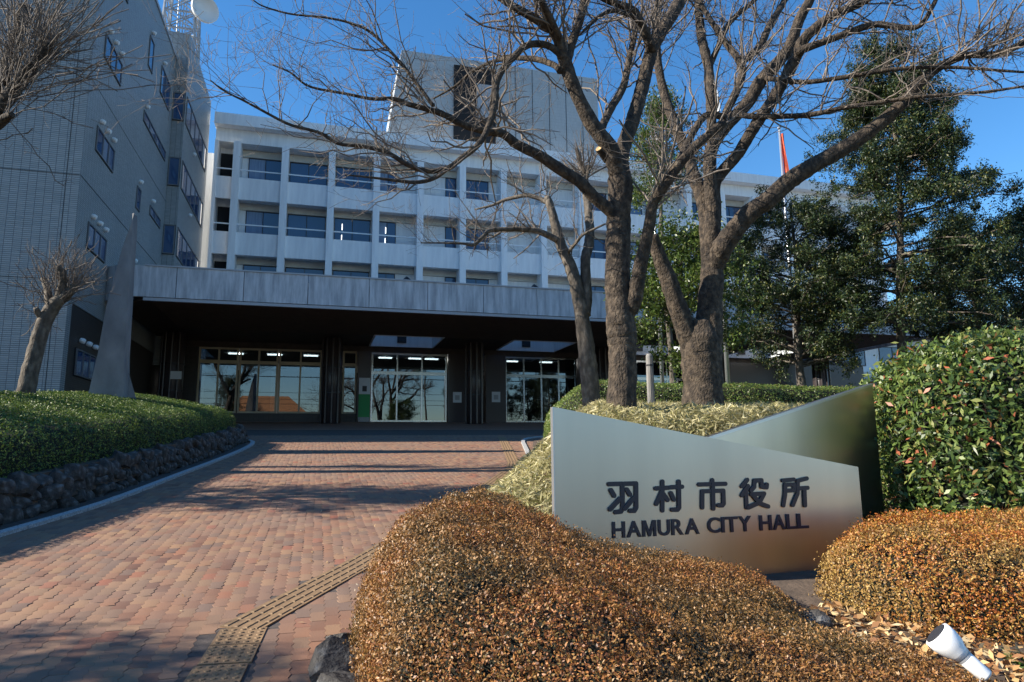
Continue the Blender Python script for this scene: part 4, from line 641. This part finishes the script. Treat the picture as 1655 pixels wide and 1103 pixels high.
evergreen('evergreen_tree', 1690, 640, 19, 6.2, lambda h: np.interp(h, [0, .2, .6, 1], [1.0, 2.4, 2.0, .5]), 40000, 'evergreen cut off by the right edge of the picture', seed=24, nb=90, t0=.1, ll=.09, lw=.035)
evergreen('evergreen_tree', 1115, 640, 14.5, 3.9, lambda h: 1.25 * np.sqrt(np.clip(1 - ((h - .62) / .45) ** 2, .02, 1)), 22000, 'leafy broadleaf shrub-tree growing behind the twin cherry trunk', 'broad', nb=60, ll=.08, lw=.045, seed=25, t0=.3, group='evergreens behind the cherries', r0=.07)
evergreen('evergreen_tree', 1085, 640, 18.5, 9.0, lambda h: .85 * ss(.6, .75, h) * (1.15 - h) * 3, 14000, 'slim evergreen showing tufts of leaves high between the cherry limbs', 'broad', nb=50, ll=.085, lw=.04, seed=26, t0=.66, group='evergreens behind the cherries', r0=.09)

for k, (x, y, h_, lbl) in enumerate([(-10.6, 9.0, 6.2, 'dense evergreen in the left bed throwing leafy shade across the road'), (-9.8, 2.0, 4.0, 'dense evergreen beside the camera throwing shade on the near bricks')]):
    e = evergreen('evergreen_tree', 827, 640, 10, h_, lambda h: np.interp(h, [0, .2, .5, 1], [.6, 1.5, 1.6, .4]), 26000, lbl, seed=31 + k, nb=90, t0=.2, ll=.09, lw=.04, group='evergreens in the left bed'); e.location = (x, y, float(gl(x, y)))
# ------------------------------------------------------------------ hedges, azaleas, bamboo grass, bush
rng = np.random.default_rng(99)
az = [(-.62, 3.2), (-.8, 3.7), (-.98, 4.3), (-1.02, 5.0), (-.82, 5.8), (-.35, 6.3), (.2, 6.25), (.55, 5.72), (1.3, 5.85), (2.0, 5.75), (2.05, 4.95), (1.75, 4.45), (2.35, 4.15), (2.6, 3.6), (2.3, 3.0), (.5, 2.75)]
bush('azalea', az, gr, lambda x, y: np.interp(x, [-1.1, -.3, .3, .6, 1.0, 1.6, 2.2], [.78, .77, .64, .50, .38, .31, .2]), .55, .06, 230000, .0175, .0095, 'azalea', 'large rounded bronze-leaved azalea in front of the sign by the road', 'shrub', .06, 1.3, 4, .7, .085, 2.2, fine=.05)
az2 = [(2.45, 5.2), (2.75, 4.75), (3.4, 4.6), (4.2, 4.5), (5.5, 4.5), (6.5, 5), (6.5, 6.6), (5.2, 6.75), (4.1, 6.55), (3.3, 6.35), (2.75, 6.1), (2.4, 5.7)]
bush('azalea', az2, gr, lambda x, y: np.interp(x, [2.4, 3.2, 4.5, 6], [.52, .60, .62, .62]), .55, .06, 150000, .021, .011, 'azalea_red', 'clipped azalea turned orange and red right of the sign', 'shrub', .1, 1.4, 6, .7, .09, 2.2, fine=.065)
ph = [(4.05, 7.1), (4.5, 6.75), (5.5, 6.6), (7.0, 6.6), (8.5, 7), (8.5, 9.2), (7, 9.6), (5, 9.2), (4.2, 8.4)]
bush('photinia_bush', ph, gr, lambda x, y: np.interp(x, [4, 4.5, 5.5, 8], [1.75, 2.0, 2.12, 2.2]) - .35 * ss(8, 9.2, y) - .9 * ss(7.2, 9.4, y), .5, .1, 46000, .084, .034, 'photinia', 'tall glossy green bush with reddish tips right of the sign', 'bush', .14, 1.5, 9, .8, .24, 3.0, fine=.09)
hl = np.array([(x - .62 if i < 8 else x + .1, y if i < 8 else y - 1.0) for i, (x, y) in enumerate(LEFT)]); hl = hl[1:9]; hlp = [tuple(p) for p in hl] + [(-11.5, 20.6), (-11.8, 17), (-10.4, 13), (-9.6, 9.5), (-9.4, 6), (-9.3, 4.5)]
bush('clipped_hedge', hlp, gl, lambda x, y: np.full_like(x, .63), .5, .1, 150000, .036, .018, 'hedge', 'wide clipped green hedge on top of the stone wall at the left', 'hedge', .05, .9, 12, .6, .07, 2.4)
hr = [(.95, 17.2), (.85, 19.5), (1.0, 21.8), (1.8, 23.2), (3.5, 22), (6, 20.5), (10, 19.6), (15, 19.2), (15, 17.2), (10, 17.0), (5.5, 16.4), (3, 16.2), (1.6, 16.3)]
bush('clipped_hedge', hr, gr, lambda x, y: np.full_like(x, .85) + .1 * ss(4, 1, x), .4, .12, 90000, .05, .024, 'hedge_pale', 'low clipped yellow-green hedge along the back of the right bed', 'hedge', .06, 1.0, 15, .6, .07, 2.6)
# bamboo grass: blades
def blades(name, poly, base, n, l, w, mt, label, cat, hmean=.3, kind=None):
    poly = np.asarray(poly, float); x0, y0 = poly.min(0); x1, y1 = poly.max(0); P = np.stack([rng.uniform(x0, x1, n * 3), rng.uniform(y0, y1, n * 3)], 1); dd = inside_sdf(poly, P[:, 0], P[:, 1]); P = P[dd > 0][:n]; dd = dd[dd > 0][:n]; n = len(P)
    hh = hmean * np.clip(dd / .25, .35, 1) * rng.uniform(.25, 1.05, n) * (1 + .25 * lumps(P[:, 0], P[:, 1], 1.4, 3)); c = np.stack([P[:, 0], P[:, 1], base(P[:, 0], P[:, 1]) + hh], 1); a = unit(rng.standard_normal((n, 3)) * np.array([1, 1, .55]) + np.array([0, 0, .15])); lv, lf = leaves(c, a, unit(rng.standard_normal((n, 3)) * .6 + np.array([0, 0, 1.])), rng.uniform(.6, 1.3, n) * l, rng.uniform(.7, 1.2, n) * w); o = mesh_obj(name, lv, lf, M[mt]); return tag(o, label, cat, kind=kind)
sa = [(-.78, 7.3), (-.42, 9), (-.2, 11), (.15, 14), (.5, 16.8), (1.5, 16.6), (5.5, 16.6), (9.5, 17), (11, 14), (9.5, 9.6), (4.4, 9.0), (3.9, 7.6), (2.3, 6.9), (.3, 6.5)]
blades('bamboo_grass', sa, gr, 150000, .15, .022, 'sasa', 'pale dwarf bamboo grass covering the bank behind the sign', 'ground cover', .36, 'stuff')
lit = [(1.75, 5.05), (2.3, 5.35), (2.9, 4.75), (3.3, 4.2), (2.6, 3.7), (2.2, 4.3)]
def litter(): 
    n = 800; P = np.stack([rng.uniform(1.6, 3.4, n * 3), rng.uniform(3.6, 5.6, n * 3)], 1); P = P[inside_sdf(lit, P[:, 0], P[:, 1]) > 0][:n]; n = len(P); c = np.stack([P[:, 0], P[:, 1], gr(P[:, 0], P[:, 1]) + rng.uniform(.01, .07, n)], 1); a = unit(rng.standard_normal((n, 3)) * np.array([1, 1, .4])); lv, lf = leaves(c, a, unit(rng.standard_normal((n, 3)) * .5 + np.array([0, 0, 1.])), rng.uniform(.05, .1, n), rng.uniform(.03, .05, n)); tag(mesh_obj('leaf_litter', lv, lf, M['dryleaf']), 'dry tan fallen leaves heaped between the two azaleas', 'leaves', kind='stuff')
def straw():
    n = 260; P = np.stack([rng.normal(-1.3, 1.0, n), rng.normal(8.2, 1.6, n)], 1); P = P[(P[:, 0] > xl(P[:, 1]) + .3) & (P[:, 0] < xe(P[:, 1]))]; n = len(P); c = np.stack([P[:, 0], P[:, 1], g(P[:, 0], P[:, 1]) + .024], 1); a = unit(rng.standard_normal((n, 3)) * np.array([1, 1, .08])); lv, lf = leaves(c, a, np.tile([0, 0, 1.], (n, 1)), rng.uniform(.03, .09, n), rng.uniform(.006, .014, n)); tag(mesh_obj('straw_bits', lv, lf, M['dryleaf']), 'pale straw and leaf bits scattered over the brick road', 'litter', kind='stuff')
straw()
litter(); blades('grass', [(3.0, 4.45), (4.2, 4.45), (4.2, 3.5), (2.9, 3.5)], gr, 9000, .12, .006, 'grass', 'patch of short green grass beside the floodlight', 'grass', .09, 'stuff')
for px, py, d, mt, lb in [(862, 938, 4.75, 'paper', 'large white dry leaf lying near the middle of the bronze azalea'), (792, 1005, 4.5, 'dryleaf', 'orange dry leaf low on the front of the bronze azalea'), (780, 900, 4.9, 'paper', 'pale curled leaf near the crest of the bronze azalea'), (640, 960, 4.4, 'paper', 'small whitish leaf on the road side of the bronze azalea'), (1080, 1020, 4.2, 'dryleaf', 'tan leaf on the low right part of the bronze azalea')]:
    p = at(px, py, d); c = np.array([[p[0], p[1], p[2] + .005]]); lv, lf = leaves(c, unit(rng.standard_normal((1, 3)) * [1, 1, .5]), unit(np.array([[.1, -.7, .8]])), np.array([.085]), np.array([.06])); lo = mesh_obj('fallen_leaf', lv - c, lf, M[mt]); lo.location = tuple(c[0]); tag(lo, lb, 'leaf', 'leaves caught on the azalea')
# rocks edging the bed at the bottom
for k, (x, y, s_, lbl) in enumerate([(-1.0, 4.12, .34, 'dark rough edging rock at the foot of the large azalea, nearest the road'), (-.86, 3.78, .36, 'dark edging rock at the bottom edge under the large azalea'), (-1.06, 4.5, .22, 'smaller edging rock farther up beside the large azalea'), (2.0, 4.95, .3, 'grey rock among dry leaves right of the sign footing')]):
    o = link('rock', rocks[k]); o.scale = (s_, s_ * 1.3, s_ * .6); o.location = (x, y, float(gr(x, y)) + s_ * .05); o.rotation_euler = (.25, .3, k * 1.3); tag(o, lbl, 'rock')
# ------------------------------------------------------------------ across the street, seen only as reflections in the entrance glass
oh = (-7, -20, -.17); ho = bld('house', oh, label='house with an orange tiled roof mirrored in the entrance glass', cat='house'); MB(oh).box(-13, -1, -28, -18, -.2, 6).build('wall', M['beige'], ho)
mm = MB(oh); mm.loft([(-13.6, -28.6, 6), (-.4, -28.6, 6), (-.4, -17.4, 6), (-13.6, -17.4, 6)], [(-10, -23.1, 9.4), (-4, -23.1, 9.4), (-4, -22.9, 9.4), (-10, -22.9, 9.4)]); mm.build('roof', M['orange'], ho)
for u in (-11.5, -8, -4.5):
    for z in (.8, 3.6): window(ho, oh, u + 1.6, -17.99, z, 1.6, 1.5, 2, 'trim').rotation_euler = (0, 0, math.pi)
op = (3, -12, -.17); ut = bld('utility_pole', op, label='concrete utility pole with cables mirrored in the entrance glass', cat='pole'); MB(op).lathe([(.19, 0), (.11, 12)], (3, -12, -.17), n=12).build('pole', M['concrete'], ut); MB(op).box(1.8, 4.2, -12.06, -11.94, 10.8, 10.95).build('crossarm', M['galv'], ut)
for z, dv in ((10.98, -.9), (10.98, 0), (10.98, .9), (9.0, .2), (8.2, .2), (7.6, .2)): MB(op).bar((-40, -12 + dv * .3, z), (45, -12 + dv * .3, z), .025, 5).build('cable', M['darkframe'], ut)
